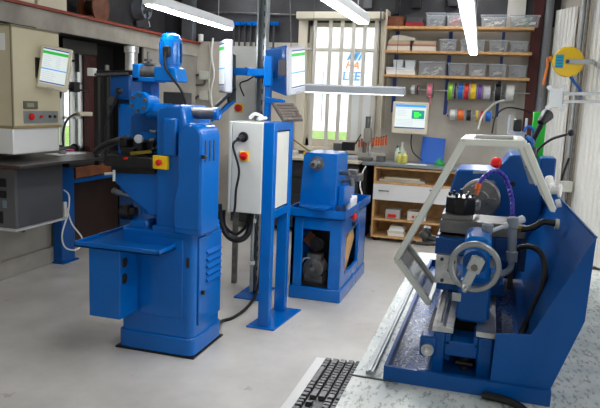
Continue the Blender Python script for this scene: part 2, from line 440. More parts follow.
m.box(-9, 0, YF_, YF_+.03, fz-.015, fz+.015); m.box(-9, 0, YF_, YF_+.03, GZ+.6, GZ+.63)
link('rail', m, CAST, fe)
for x in (322, 351):
    p = A(x, 100, Y=YF_).x; link('post', MB().box(p-.025, p+.025, YF_, YF_+.05, GZ, fz), mat('green_post', (90, 140, 120), .5) if x == 322 else CAST, fe)

# ================================================================== LEFT SIDE
# ledge items above the lintel
def ab(x0, x1, y0, y1, X, d):   # box on the plane X, as wide and tall as the photo shows it
    a = A(x0, (y0+y1)/2, X=X); b = A(x1, (y0+y1)/2, X=X)
    return a.y, b.y
for (x0, x1, lab) in ((2, 35, 'cream flat panel box at the left end of the ledge'), (38, 67, 'cream flat panel box on the ledge beside the dark gap')):
    ya = A(x0, 12, X=-4.2).y; yb = A(x1, 12, X=-4.2).y
    solo('storage_box', MB().box(-4.4, -4.2, ya, yb, 2.39, 2.72), CREAM2, lab, 'box', bevel=.006)
p = A(98, 9, X=-4.2)
rl = thing('cable_reel', 'brown wooden cable reel standing on the ledge', 'reel', (-4.25, p.y, 2.39))
m = MB(); m.cyl((-4.34, p.y, 2.55), (-4.32, p.y, 2.55), .16, n=28); link('flange', m, BROWN, rl)
m = MB(); m.cyl((-4.18, p.y, 2.55), (-4.16, p.y, 2.55), .16, n=28); link('flange', m, BROWN, rl)
link('core', MB().cyl((-4.32, p.y, 2.55), (-4.18, p.y, 2.55), .08), DBROWN, rl)
p = A(141, 24, X=-4.15)
fn = thing('work_light', 'small dark floodlight with pale face on the ledge', 'lamp', (-4.15, p.y, 2.39))
link('head', MB().bar((-4.2, p.y-.06, 2.46), (-4.1, p.y+.06, 2.50), .12, .10), BLACK, fn, .008)
link('reflector', MB().bar((-4.115, p.y+.04, 2.475), (-4.09, p.y+.07, 2.485), .09, .07), SILVER, fn)
link('foot', MB().box(-4.2, -4.1, p.y-.05, p.y+.05, 2.39, 2.42), BLACK, fn)
p = A(143, 2, X=-4.4)
wf2 = thing('wall_fan', 'round grey wall fan high above the ledge', 'fan', (-4.5, p.y, 2.6))
link('fan_housing', MB().cyl((-4.5, p.y, 2.72), (-4.35, p.y, 2.72), .12, n=28).torus((-4.35, p.y, 2.72), (1, 0, 0), .12, .012), CAST, wf2)
bl = MB()
for k in range(5):
    a = k*2*PI/5; bl.bar((-4.34, p.y+.02*math.cos(a), 2.72+.02*math.sin(a)), (-4.34, p.y+.10*math.cos(a), 2.72+.10*math.sin(a)), .05, .006, (1, .5, 0))
link('blade', bl, CHAR, wf2)

# electrical cabinet
cx = -3.6
ya, yb = A(12, 80, X=cx).y, A(60, 80, X=cx).y
zt = 2.12; zb = A(35, 127, X=cx).z; zl = A(35, 153, X=cx).z
ec = thing('control_cabinet', 'tall beige electrical control cabinet with red stop button on the left wall', 'cabinet', (-3.8, (ya+yb)/2, zl))
link('body', MB().box(-4.0, cx, ya, yb, zb+.006, zt), CREAM, ec, .012)
link('lower_cabinet', MB().box(-4.0, cx-.005, ya, yb-.02, zl, zb), WHITE, ec, .008)
link('top_cap', MB().box(-4.0, cx+.004, ya-.004, yb+.004, zt, zt+.012), mat('olive_trim', (120, 112, 88), .5), ec)
link('bottom_rail', MB().box(-4.0, cx+.008, ya-.004, yb+.004, zb-.01, zb+.012), mat('tan_rail', (150, 132, 96), .5), ec)
def onX(x0, x1, y0, y1, X, d0, d1):
    a = A(x0, (y0+y1)/2, X=X); b = A(x1, (y0+y1)/2, X=X); c = A((x0+x1)/2, y0, X=X); d = A((x0+x1)/2, y1, X=X)
    return X+d0, X+d1, a.y, b.y, d.z, c.z
def onY(x0, x1, y0, y1, Y, d0, d1):
    a = A(x0, (y0+y1)/2, Y=Y); b = A(x1, (y0+y1)/2, Y=Y); c = A((x0+x1)/2, y0, Y=Y); d = A((x0+x1)/2, y1, Y=Y)
    return a.x, b.x, Y+d0, Y+d1, d.z, c.z
link('button_plate', MB().box(*onX(23.5, 57.5, 111, 123, cx, .001, .006)), mat('plate_grey', (126, 130, 126), .5), ec)
link('meter', MB().box(*onX(23, 37, 101, 109, cx, .001, .01)), mat('meter_dark', (96, 92, 80), .4), ec, .002)
link('meter_display', MB().box(*onX(26, 33, 103, 107, cx, .0105, .011)), mat('meter_glass', (150, 150, 120), .3), ec)
q = A(30, 116.5, X=cx); link('stop_button', MB().lathe([(0, .012), (.012, .012), (.014, .028), (.026, .026), (.03, .012)], q, (1, 0, 0)), RED, ec)
for x, mt in ((40.5, RED), (49, BLACK), (54, BLACK)):
    q = A(x, 116.5, X=cx); link('push_button', MB().lathe([(0, .014), (.012, .014), (.014, .010), (.02, .010)], q, (1, 0, 0), n=16), mt, ec)
link('rating_label', MB().box(*onY(-3, 5, 33, 50, ya, -.002, .002)), PAPER, ec)
q = A(8, 25, X=cx)
link('hinge', MB().box(cx-.006, cx+.006, ya-.006, ya+.006, zb, zt), mat('olive_trim2', (132, 122, 96), .5), ec)
q = A(8, 27, X=-3.8)
solo('black_cable', MB().tube([(-3.75, ya-.1, zt+.024), (-3.72, ya+.05, zt+.03), (-3.7, ya+.2, zt+.024), (-3.68, yb-.2, zt+.022)], .009), RUBBER, 'loose black cable lying on top of the beige cabinet', 'cable')

# flat monitor helper: origin at the panel centre, screen facing -Y locally
def monitor(name, label, w, h, loc, rz, rx=0, casem=CREAM2, thick=.05, ui=0, depth_back=0):
    t = thing(name, label, 'monitor', (0, 0, 0))
    link('casing', MB().box(-w/2, w/2, 0, thick, -h/2, h/2), casem, t, min(.012, thick/3))
    b = .06*w+.008; ct = -h/2+b*1.8
    sc = MB(); y = -.001
    X0, X1, Z0, Z1 = -w/2+b, w/2-b, -h/2+b*2, h/2-b
    def r(x0, x1, z0, z1, mi, dy):
        sc.m = mi; xa, xb = X0+(X1-X0)*x0, X0+(X1-X0)*x1; za, zb_ = Z0+(Z1-Z0)*z0, Z0+(Z1-Z0)*z1
        sc.box(xa, xb, y-.001-dy, y, za, zb_)
    r(0, 1, 0, 1, 0, 0)
    if ui == 0:
        r(0, 1, .84, .92, 1, .0008); r(0, 1, .40, .43, 2, .0008); r(0, 1, .015, .05, 3, .0008); r(0, 1, .97, 1, 3, .0008)
        for k in range(6): r(.06, .30+.05*(k % 3), .76-.055*k, .78-.055*k, 4, .0008); r(.55, .70+.05*(k % 2), .76-.055*k, .78-.055*k, 4, .0008)
        for k in range(5): r(.06, .5+.06*(k % 3), .33-.055*k, .35-.055*k, 4, .0008)
    else:
        r(0, 1, .90, 1, 2, .0008); r(0, 1, .83, .87, 4, .0008); r(.55, .96, .42, .78, 5, .0008); r(.63, .78, .48, .70, 6, .0016); r(.70, .86, .55, .64, 6, .0016)
        r(0, 1, .36, .38, 4, .0008); r(0, 1, 0, .05, 3, .0008)
        for k in range(4): r(.05, .35+.04*(k % 2), .74-.07*k, .76-.07*k, 4, .0008); r(.05, .6, .3-.06*k, .32-.06*k, 4, .0008)
    link('screen', sc, [SCR, SCRG, SCRB, SCRD, SCRL, SCRT, SCRLG], t)
    bt = MB()
    for k in range(4): bt.box(w*(-.12+.06*k)-.004, w*(-.12+.06*k)+.004, -.003, 0, -h/2+b*.6, -h/2+b*.8)
    link('buttons', bt, CAST, t)
    t.location = loc; t.rotation_mode = 'ZXY'; t.rotation_euler = (rx, 0, rz)
    return t
c = A(54, 67.5, Y=4.6)
w = .27
mon = monitor('flat_monitor', 'cream portrait monitor on an arm in front of the beige cabinet', .245, .35, tuple(A(54, 68.5, X=-3.46)), math.radians(38), rx=math.radians(4), ui=0)
mon.rotation_euler = (math.radians(-2), math.radians(9), math.radians(22))
MNT = thing('monitor_bracket', 'dark swivel bracket holding the cream monitor to the beige cabinet', 'bracket', (-3.6, 4.7, 1.8))
link('plate', MB().box(-3.599, -3.585, 4.48, 4.54, 1.74, 1.90), BLACK, MNT)
link('arm', MB().bar((-3.585, 4.51, 1.82), tuple(A(52, 68.5, X=-3.50)+V((0, .04, 0))), .03, .03), DSTEEL, MNT)

# keyboard shelf and computer below it
zk = 1.07
pts = [A(-6, 151.5, Z=zk), A(62, 161.5, Z=zk), A(98, 152.5, Z=zk), A(70, 147.5, Z=zk), A(-6, 146, Z=zk)]
sh = thing('keyboard_shelf', 'dark laminate keyboard shelf with pale front edge below the beige cabinet', 'shelf', (-3.7, 4.6, zk))
kx1 = A(62, 161.5, Z=zk); kx2 = A(98, 152.5, Z=zk)
link('board', MB().prism([(-4.0, 4.0), (kx1.x, 4.0), (kx1.x, kx1.y), (kx1.x+.12, kx2.y), (-4.0, kx2.y)], 'z', zk-.022, zk), mat('dark_laminate', (58, 52, 50), .35), sh, .003)
link('bracket', MB().box(-3.98, -3.6, 4.9, 4.93, zk-.08, zk-.022), DARK, sh)

def keyboard(label, L=.44, W=.15, body=BLACK, keym=CHAR, individual=False, name='keyboard', group=None):
    t = thing(name, label, 'keyboard', (0, 0, 0), group)
    link('body', MB().prism([(-W/2, 0), (W/2, 0), (W/2, .022), (-W/2, .013)], 'x', -L/2, L/2), body, t, .003)
    rows = 6; ks = MB(); pitch = L/23.2
    for r in range(rows):
        yy = W/2-.018-r*(W-.034)/5.15 - (.004 if r else 0)
        x = -L/2+.008
        cols = []
        if r == 0: cols = [1]+[.0-1]+[1]*4+[-.5]+[1]*4+[-.5]+[1]*4+[-.25]+[1]*3
        elif r == 1: cols = [1]*13+[2]+[-.25]+[1]*3+[-.25]+[1]*4
        elif r == 2: cols = [1.5]+[1]*12+[1.5]+[-.25]+[1]*3+[-.25]+[1]*4
        elif r == 3: cols = [1.75]+[1]*11+[2.25]+[-3.5]+[1]*3
        elif r == 4: cols = [2.25]+[1]*10+[2.75]+[-1.25]+[1]+[-1.25]+[1]*4
        else: cols = [1.25]*3+[6.25]+[1.25]*4+[-.25]+[1]*3+[-.25]+[2]+[1]
        for c_ in cols:
            if c_ < 0: x += -c_*pitch; continue
            w_ = c_*pitch
            if c_: 
                zt_ = .0215+.0065*(yy+W/2)/W*1.2
                tgt = MB() if individual else ks
                k = .0022
                a0, a1, b0, b1 = x+.0014, x+w_-.0014, yy-.0106, yy+.0106
                zt_ += .002
                tgt.add([(a0,b0,.012),(a1,b0,.012),(a1,b1,.012),(a0,b1,.012),(a0+k,b0+k,zt_),(a1-k,b0+k,zt_),(a1-k,b1-k,zt_),(a0+k,b1-k,zt_)],
                        [(0,3,2,1),(4,5,6,7),(0,1,5,4),(1,2,6,5),(2,3,7,6),(3,0,4,7)])
                if individual: link('key', tgt, keym, t)
            x += w_
    if not individual: link('keys', ks, keym, t)
    return t
k1 = keyboard('dark keyboard on the shelf below the beige cabinet', keym=mat('worn_grey_keys', (112, 110, 112), .45))
q = A(40, 150.5, Z=zk); k1.location = (q.x+.02, q.y, zk); k1.rotation_euler = (0, 0, math.radians(72))
q = A(64, 154, Z=zk+.004)
solo('mouse_mat', MB().prism([(q.x-.13, q.y-.10), (q.x+.03, q.y-.13), (q.x+.08, q.y+.22), (q.x-.08, q.y+.24)], 'z', zk+.0005, zk+.004), PAPER, 'white mat on the keyboard shelf beside the dark keyboard', 'mat')
solo('computer_mouse', MB().sphere((q.x-.03, q.y+.02, zk+.018), .032, sy=1.5, sz=.6), mat('mouse_grey', (110, 110, 112), .4), 'grey mouse on the white mat', 'mouse')

pcx = -3.62
ya, yb = A(15, 200, X=pcx).y, A(63, 200, X=pcx).y
z0, z1 = .525, 1.005
pc = thing('computer_tower', 'large charcoal computer tower hung on the wall below the keyboard shelf', 'computer', (-3.8, (ya+yb)/2, z0))
link('side_panel', MB().box(-3.99, pcx, ya+.03, yb, z0, z1), mat('pc_charcoal', (78, 79, 84), .5), pc, .006)
link('front_bezel', MB().box(-3.99, pcx+.003, ya, ya+.03, z0, z1), mat('pc_bezel', (92, 94, 94), .45), pc, .006)
link('drive_bay', MB().box(-3.95, -3.70, ya-.004, ya, .86, .93), BLACK, pc)
link('drive_bay', MB().box(-3.95, -3.70, ya-.004, ya, .77, .83), BLACK, pc)
link('sticker', MB().box(-3.74, -3.70, ya-.003, ya, .69, .75), mat('sticker_blue', (120, 140, 150), .5), pc)
link('grille', MB().box(-3.93, -3.74, ya-.003, ya, .56, .66), BLACK, pc)
solo('wooden_board', MB().box(-4.0, pcx+.02, ya-.05, yb+.03, z1+.002, z1+.022), BROWN, 'brown wooden board lying on the computer tower', 'board', bevel=.002)
br = thing('wall_shelf', 'white metal wall shelf carrying the computer tower', 'shelf', (-3.8, (ya+yb)/2, z0-.02))
link('board', MB().box(-4.0, pcx+.03, ya-.03, yb+.03, z0-.018, z0-.001), mat('pale_shelf', (190, 190, 190), .4), br, .003)
for y in (ya+.1, yb-.08): link('bracket', MB().box(-3.998, -3.75, y, y+.02, z0-.05, z0-.018).box(-3.998, -3.98, y, y+.02, z0-.16, z0-.05), DSTEEL, br)
solo('white_cable', MB().tube([A(64, 190, X=-3.7), A(69, 196, X=-3.7), A(68, 213, X=-3.66), A(62, 235, X=-3.62), A(66, 248, X=-3.62), A(78, 249, X=-3.62), A(82, 238, X=-3.62), A(72, 224, X=-3.64), A(67, 208, X=-3.68)], .007), WHITE, 'thin white cable looping below the computer tower', 'cable')
solo('white_adapter', MB().box(*onX(64.5, 67, 202, 217, -3.7, -.02, .0)), WHITE, 'small white power adapter hanging beside the computer tower', 'adapter')

# steel workbench in the alcove
bx = -3.86; bz = A(90, 164, X=bx).z
wb = thing('steel_workbench', 'blue steel workbench with brown drawer front in the alcove', 'workbench', (-4.3, 6.1, 0))
yL = A(62, 240, X=bx).y; 
link('worktop', MB().box(-4.38, bx+.02, yL+.1, 6.8, bz, bz+.04), mat('dark_top', (44, 42, 44), .4), wb, .004)
link('leg', MB().box(bx-.1, bx, yL, yL+.2, .01, bz), BLUE2, wb, .006)
link('leg', MB().box(bx-.1, bx, 6.6, 6.76, .01, bz), BLUE2, wb, .006)
link('drawer', MB().box(bx-.3, bx+.012, yL+.21, 6.58, bz-.12, bz-.01), BROWN, wb, .004)
link('rail', MB().box(bx-.02, bx, yL+.2, 6.6, bz-.17, bz-.13), BLUE2, wb)
link('back_panel', MB().box(bx-.35, bx-.32, yL+.2, 6.6, .05, bz-.17), DBROWN, wb)
link('foot', MB().box(bx-.12, bx+.03, yL-.02, yL+.22, 0, .012), BLUE2, wb)
# things on the bench
q = A(70, 149, X=-3.95)
solo('pink_cup', MB().lathe([(0, .03), (.11, .038), (.112, .034)], (-3.95, q.y, bz+.041), (0, 0, 1)), PINK, 'pink plastic cup on the blue workbench', 'cup')
q = A(76, 141, X=-4.1)
vs = thing('bench_grinder', 'small dark bench grinder in front of the alcove window', 'grinder', (-4.2, q.y, bz+.04))
link('body', MB().cyl((-4.2, q.y-.11, bz+.12), (-4.2, q.y+.11, bz+.12), .035).box(-4.24, -4.16, q.y-.04, q.y+.04, bz+.041, bz+.10), DARK, vs)
link('wheel', MB().cyl((-4.2, q.y-.14, bz+.12), (-4.2, q.y-.11, bz+.12), .055), CHAR, vs)
link('wheel', MB().cyl((-4.2, q.y+.11, bz+.12), (-4.2, q.y+.14, bz+.12), .055), CHAR, vs)
dl = thing('desk_lamp', 'cream gooseneck desk lamp in front of the alcove window', 'lamp', (-4.3, A(64, 140, X=-4.3).y, bz+.04))
link('neck', MB().tube([A(64, 155, X=-4.3), A(63, 135, X=-4.3), A(66, 122, X=-4.28), A(73, 115, X=-4.25), A(80, 114, X=-4.22)], .012), CHAR, dl)
link('lamp_shade', MB().bar(A(77, 114, X=-4.22), A(90, 114, X=-4.2), .08, .045), CREAM2, dl, .01)
link('foot', MB().cyl((-4.3, A(64, 155, X=-4.3).y, bz+.041), (-4.3, A(64, 155, X=-4.3).y, bz+.06), .07), CHAR, dl)
solo('window_roller_box', MB().box(-4.38, -4.2, A(63, 50, X=-4.2).y, A(97, 50, X=-4.2).y, 2.04, 2.17).box(-4.3, -4.26, 5.98, 6.0, 1.85, 2.04), BLACK, 'black metal box with a hanging bar at the top of the alcove', 'box')
m = MB(); m.tube([A(60, 98, X=-4.3), A(66, 66, X=-4.33), A(78, 60, X=-4.3)], .012); m.bar(A(62, 88, X=-4.35), A(88, 91, X=-4.35), .02, .02)
solo('black_lamp_arm', m.box(-4.36, -4.3, A(70, 86, X=-4.35).y, A(76, 86, X=-4.35).y, A(73, 92, X=-4.35).z, A(73, 82, X=-4.35).z), BLACK, 'black jointed lamp arm in front of the alcove window', 'lamp')
# drill press behind the mill
Yd = 5.0
dp = thing('drill_press', 'dark blue drilling machine with black crossbar behind the milling machine', 'drill', (A(128, 160, Y=Yd).x, Yd, 0))
link('head', MB().box(*onY(116, 136, 75, 100, Yd, -.1, .15)), BLUE2, dp, .015)
link('column', MB().box(*onY(119, 134, 100, 262, Yd, .0, .12)), NAVY, dp, .01)
link('body', MB().box(*onY(118, 152, 104, 160, Yd-.1, -.02, .2)), BLUE, dp, .03)
link('quill_sleeve', MB().lathe([(0, .04), (.01, .052), (.16, .052), (.165, .062), (.215, .062), (.22, .04)], A(131.5, 72, Y=Yd), (0, 0, 1)), STEEL, dp)
link('crossbar', MB().bar(A(96, 72.5, Y=Yd-.1), A(150, 72, Y=Yd-.1), .06, .03), BLACK, dp, .004)
link('guide_rod', MB().cyl(A(93, 74.5, Y=Yd-.15), A(128, 73.5, Y=Yd-.15), .012), DSTEEL, dp)
link('end_cap', MB().box(*onY(89, 95, 68, 76, Yd-.15, -.03, .03)), WHITE, dp, .006)
link('small_pulley', MB().cyl(A(107, 71, Y=Yd-.05), A(107, 65, Y=Yd-.05), .018), DSTEEL, dp)
link('post', MB().box(*onY(94, 98, 77, 165, Yd, 0, .04)).box(*onY(104, 107, 77, 165, Yd, 0, .04)), BLACK, dp)
link('hand_lever', MB().bar(A(104, 128, Y=Yd-.2), A(119, 92, Y=Yd-.2), .014, .014).sphere(A(119, 91, Y=Yd-.2), .03), BLACK, dp)
link('knob', MB().cyl(A(112, 101, Y=Yd-.2), A(112, 101, Y=Yd-.12), .04), BLACK, dp)
# black ribbed hose lying across
solo('black_hose', MB().tube([A(96, 152, Y=4.6), A(106, 145, Y=4.5), A(118, 141, Y=4.4), A(126, 139, Y=4.2)], .03), RUBBER, 'thick black flexible hose curving in front of the blue drilling machine', 'hose')

# ================================================================== MILLING MACHINE
ml = thing('milling_machine', 'blue horizontal milling machine with yellow and red stop button', 'milling machine', (-1.96, 3.71, 0))
X0, X1, Y0, Y1 = -2.215, -1.70, 3.52, 3.95
def rrect(x0, x1, y0, y1, r, n=6):
    p = []
    for cx_, cy_, a in ((x1-r, y1-r, 0), (x0+r, y1-r, PI/2), (x0+r, y0+r, PI), (x1-r, y0+r, 1.5*PI)):
        for k in range(n+1): p.append((cx_+r*math.cos(a+k*PI/2/n), cy_+r*math.sin(a+k*PI/2/n)))
    return p
link('floor_plate', MB().box(X0-.03, X1+.015, Y0-.012, Y1+.02, .001, .012), DARK, ml)
link('plinth', MB().prism(rrect(X0-.012, X1+.010, Y0-.012, Y1+.01, .045), 'z', .013, .13), BLUE, ml, .008)
ZB = .80
link('cabinet', MB().prism(rrect(X0, X1, Y0, Y1, .045), 'z', .125, ZB), BLUE, ml, .008)
link('front_panel', MB().box(*onY(141, 183, 238, 316, Y0, -.006, .002)), BLUE, ml, .004)
q = onY(187.5, 190.5, 258, 268, Y0, -.008, .0)
link('slot', MB().box(X1-.05, X1-.028, Y0-.003, Y0+.01, q[4], q[5]), BLACK, ml, .003)
# side door with louvres, on the +X side
sdoor = link('side_door', MB().box(X1-.002, X1+.012, Y0+.06, Y1-.03, .20, .77), BLUE, ml, .006)
lv = MB()
zl1, zl0 = A(210, 247, X=X1+.01).z, A(210, 281, X=X1+.01).z
for k in range(5):
    z = zl1-(zl1-zl0)*(k+.5)/5
    lv.prism([(X1+.011, z-.014), (X1+.032, z-.010), (X1+.011, z+.012)], 'y', Y0+.16, Y1-.06)
link('louvre', lv, BLUE, sdoor)
q = A(202, 292, X=X1+.01); link('door_knob', MB().cyl((X1+.012, Y0+.1, q.z), (X1+.035, Y0+.1, q.z), .014), BLACK, sdoor, .003)
# side box with two ports
s0 = A(89, 280, Y=3.32); s1 = A(120, 280, Y=3.32)
sb0, sb1, sbz0, sbz1 = s0.x, s1.x, A(120, 320, Y=3.32).z, .70
link('side_box', MB().box(sb0, sb1, 3.32, 3.53, sbz0, sbz1), BLUE, ml, .004)
for y in (262.5, 279):
    q = A(124.5, y, X=sb1)
    link('port', MB().torus((sb1, q.y, q.z), (1, 0, 0), .026, .006).cyl((sb1-.01, q.y, q.z), (sb1+.002, q.y, q.z), .024), BLACK, ml)
# drip tray
tz = .735
tp = [A(80, 239, Z=tz), A(150, 250, Z=tz)]
tx0, tx1, ty0, ty1 = tp[0].x+.0, -1.82, 3.30, 3.93
m = MB(); m.box(tx0, tx1, ty0, ty1, tz-.035, tz-.022)
for a in ((tx0, tx1, ty0, ty0+.01), (tx0, tx0+.01, ty0, ty1), (tx0, tx1, ty1-.01, ty1), (tx1-.01, tx1, ty0, ty1)): m.box(*a, tz-.035, tz)
link('drip_tray', m, BLUE, ml, .003)
# column
cw0, cw1 = A(154.5, 190, Y=Y0).x, -1.82
colf = Y0+.015
ctop = 1.585
m = MB(); a = []
m.prism([(cw0, .79), (X1-.02, .79), (X1-.03, 1.30), (-1.80, 1.58), (-1.82, ctop), (cw0+.07, ctop), (cw0+.02, ctop-.02), (cw0, ctop-.07)], 'y', colf, Y1-.05)
link('column', m, BLUE, ml, .02, seg=4)
link('column_foot', MB().box(cw0-.02, X1-.005, Y0+.004, Y1-.03, .79, .835), BLUE, ml, .01)
link('slideway_cover', MB().box(*onY(164, 178, 118, 156, colf, -.025, .01)), BLUE, ml, .012)
# arched belt guard
gx0, gx1, gtop = A(177.5, 160, Y=Y0-.03).x, A(202.5, 160, Y=Y0-.03).x, A(190, 123, Y=Y0-.03).z
def arch(x0, x1, z0, z1):
    r = (x1-x0)/2; cx_ = (x0+x1)/2; p = [(x0-.025, z0), (x1, z0), (x1, z1-r)]
    for k in range(1, 12): p.append((cx_+r*math.cos(PI*k/12), z1-r+r*math.sin(PI*k/12)))
    p += [(x0, z1-r), (x0, z0+.27), (x0-.025, z0+.18)]
    return p
link('belt_guard', MB().prism(arch(gx0, gx1, .80, gtop), 'y', Y0-.035, Y1-.20), BLUE, ml, .018, seg=3)
link('guard_edge', MB().prism(arch(gx0+.012, gx1-.012, .84, gtop-.014), 'y', Y0-.041, Y0-.034), BLUE, ml, .004)
for y in (Y0+.01, Y0+.07, Y0+.13):
    link('vent_slot', MB().box(gx1-.003, gx1+.004, y-.010, y+.010, gtop-.23, gtop-.10), NAVY, ml, .001)
q = A(203.5, 157, Y=Y0-.06); link('guard_knob', MB().cyl((q.x, Y0-.07, q.z), (q.x, Y0-.03, q.z), .013), BLACK, ml)
# overarm: steel ram through the top of the column
oz = A(198, 113, Y=3.68).z; ox1 = A(210, 113, Y=3.6).x
link('overarm', MB().cyl((cw0-.08, 3.68, oz), (ox1, 3.68, oz), .036, n=28), DSTEEL, ml)
link('overarm_cap', MB().cyl((ox1, 3.68, oz), (ox1+.02, 3.68, oz), .04, n=28).torus((ox1+.02, 3.68, oz), (1, 0, 0), .03, .008), BLUE, ml)
# swivel head flange
fc = A(139.8, 103, Y=3.60)
sfl = link('swivel_flange', MB().lathe([(0, .064), (.006, .071), (.05, .071), (.06, .06), (.16, .055)], (fc.x, 3.59, fc.z), (0, 1, 0), n=36), BRITE, ml)
for k in range(6):
    a = k*PI/3+.4; link('bolt', MB().cyl((fc.x+.05*math.cos(a), 3.572, fc.z+.05*math.sin(a)), (fc.x+.05*math.cos(a), 3.592, fc.z+.05*math.sin(a)), .0125, n=6), CHAR, sfl)
link('head_arm', MB().cyl((fc.x+.02, 3.68, oz), (cw0+.02, 3.68, oz), .05, n=24), BRITE, ml)
link('spindle_head', MB().prism([(fc.x-.14, 1.24), (fc.x+.12, 1.24), (fc.x+.12, 1.40), (fc.x+.06, 1.52), (fc.x-.04, 1.56), (fc.x-.14, 1.50)], 'y', 3.70, 3.86), BLUE2, ml, .02)
link('nameplate', MB().box(fc.x-.05, fc.x+.06, 3.695, 3.70, 1.30, 1.40), BRITE, ml, .003)
link('spindle_nose', MB().cyl((fc.x+.02, 3.78, 1.14), (fc.x+.02, 3.78, 1.25), .035), DSTEEL, ml)
# top head and motor
hz0, hz1 = A(145, 82, Y=3.72).z, A(145, 66, Y=3.72).z
q0, q1 = A(137, 74, Y=3.72).x, A(160, 74, Y=3.72).x
link('top_carriage', MB().box(q0, q0+.05, 3.66, 3.80, hz0, hz1+.01).box(q0, q1, 3.66, 3.80, hz0, hz0+.03).box(q0+.05, q1, 3.76, 3.80, hz0, hz1), BRITE, ml, .006)
link('top_barrel', MB().cyl((q0+.045, 3.70, (hz0+hz1)/2+.012), (q1+.02, 3.70, (hz0+hz1)/2+.012), .036, n=24), DSTEEL, ml)
link('riser', MB().box(fc.x-.05, fc.x+.03, 3.70, 3.80, fc.z+.03, hz0+.01), BLUE2, ml, .01)
mc = A(172, 60, Y=3.72)
mz0, mz1 = A(172, 82, Y=3.72).z, A(172, 33, Y=3.72).z; mh = mz1-mz0-.085
link('motor_base', MB().prism([(q1-.005, mz0), (mc.x+.075, mz0), (mc.x+.07, mz0+.03), (mc.x+.055, mz0+.09), (q1-.005, mz0+.09)], 'y', 3.65, 3.80), BRITE, ml, .008)
mt_ = link('motor', MB().lathe([(0, .060), (.02, .060), (.022, .067), (mh-.05, .067), (mh-.04, .065), (mh-.015, .056), (mh-.003, .035), (mh, .0)], (mc.x-.01, 3.72, mz0+.085), (0, 0, 1), n=36), BRITE, ml)
fn_ = MB()
for k in range(20):
    a = 2*PI*k/14; cxx, cyy = mc.x-.01+.0675*math.cos(a), 3.72+.0675*math.sin(a)
    fn_.bar((cxx, cyy, mz0+.12), (cxx, cyy, mz1-.06), .004, .008, (math.cos(a), math.sin(a), 0))
link('cooling_fin', fn_, BRITE, mt_)
link('terminal_box', MB().box(mc.x-.022, mc.x+.022, 3.635, 3.668, mz0+.15, mz0+.215), BLACK, mt_, .006)
link('motor_cable', MB().tube([(mc.x-.0, 3.635, mz0+.18), (mc.x+.01, 3.62, mz0+.08), A(181, 90, Y=3.63), A(186, 105, Y=3.66)], .008), RUBBER, ml)
# top linkage screws
link('adjusting_screw', MB().cyl((q0+.07, 3.74, hz1), (q0+.07, 3.74, hz1+.09), .01).cyl((q0+.07, 3.74, hz1+.03), (q0+.07, 3.74, hz1+.045), .028).cyl((q0+.02, 3.74, hz1+.01), (q0+.12, 3.74, hz1+.01), .012), DSTEEL, ml)
# knee, saddle, table
kz = A(130, 173, Y=3.6).z; kx0 = A(113, 165, Y=3.6).x
kn = [A(x, y, Y=3.56) for x, y in ((114, 173), (114, 181), (121, 189), (131, 199), (142, 208), (150, 216), (158, 216), (158, 173))]
link('knee', MB().prism([(p.x, p.z) for p in kn], 'y', 3.56, 3.84), BLUE, ml, .01)
link('knee_pedestal', MB().box(*onY(128, 149, 219, 236, 3.58, 0, .2)), BLUE, ml, .02)
link('elevating_screw', MB().cyl((cw0-.07, 3.70, .715), (cw0-.07, 3.70, 1.0), .028).cyl((cw0-.07, 3.70, .715), (cw0-.07, 3.70, .80), .055), BLUE2, ml)
tb0 = A(110, 150, Y=3.56).x
link('saddle', MB().box(kx0+.01, cw0-.02, 3.56, 3.88, kz, kz+.05), DARK, ml, .006)
link('table', MB().box(tb0, cw0-.005, 3.50, 3.92, kz+.045, kz+.115), DARK, ml, .006)
link('table_slot', MB().box(tb0-.001, cw0-.006, 3.60, 3.615, kz+.114, kz+.117).box(tb0-.001, cw0-.006, 3.70, 3.715, kz+.114, kz+.117).box(tb0-.001, cw0-.006, 3.80, 3.815, kz+.114, kz+.117), BLACK, ml)
vz = kz+.115
link('vise', MB().box(tb0+.05, tb0+.18, 3.60, 3.80, vz, vz+.05).box(tb0+.05, tb0+.09, 3.60, 3.80, vz+.05, vz+.10).box(tb0+.14, tb0+.2, 3.60, 3.80, vz+.02, vz+.085), DARK, ml, .006)
link('rear_ledge', MB().box(tb0-.10, cw0, 3.93, 4.05, vz+.0, vz+.03), DARK, ml, .004)
link('vise_block', MB().box(*onY(119, 135, 138, 151, 3.68, 0, .1)).box(*onY(135, 153, 140, 151, 3.66, 0, .1)), DARK, ml, .008)
link('red_lever', MB().bar(A(124, 158.5, Y=3.5), A(128, 158, Y=3.5), .012, .012), RED, ml)
link('feed_screw', MB().cyl(A(150, 131, Y=3.6), A(156, 132, Y=3.6), .008), DSTEEL, ml)
link('feed_screw', MB().cyl(A(150, 140, Y=3.6), A(155, 140, Y=3.6), .012), DSTEEL, ml)
link('vise_screw', MB().cyl((tb0+.2, 3.7, vz+.05), (tb0+.3, 3.7, vz+.05), .014).bar((tb0+.28, 3.6, vz+.05), (tb0+.28, 3.8, vz+.05), .012, .012), DSTEEL, ml)
q = A(138, 139, Y=3.58)
link('dial', MB().lathe([(0, .026), (.02, .028), (.024, .024), (.025, .012), (.03, .012)], (q.x, 3.60, q.z), (0, -1, 0)), SILVER, ml)
link('table_handle', MB().cyl(A(114, 170, Y=3.52), A(114, 181, Y=3.52), .009).cyl(A(105, 174, Y=3.52), A(115, 173, Y=3.52), .008), LGREY, ml)
link('brass_bar', MB().bar(A(131, 153.5, Y=3.55), A(151, 151.5, Y=3.55), .02, .02), mat('brass', (140, 122, 40), .35, metal=.5), ml)
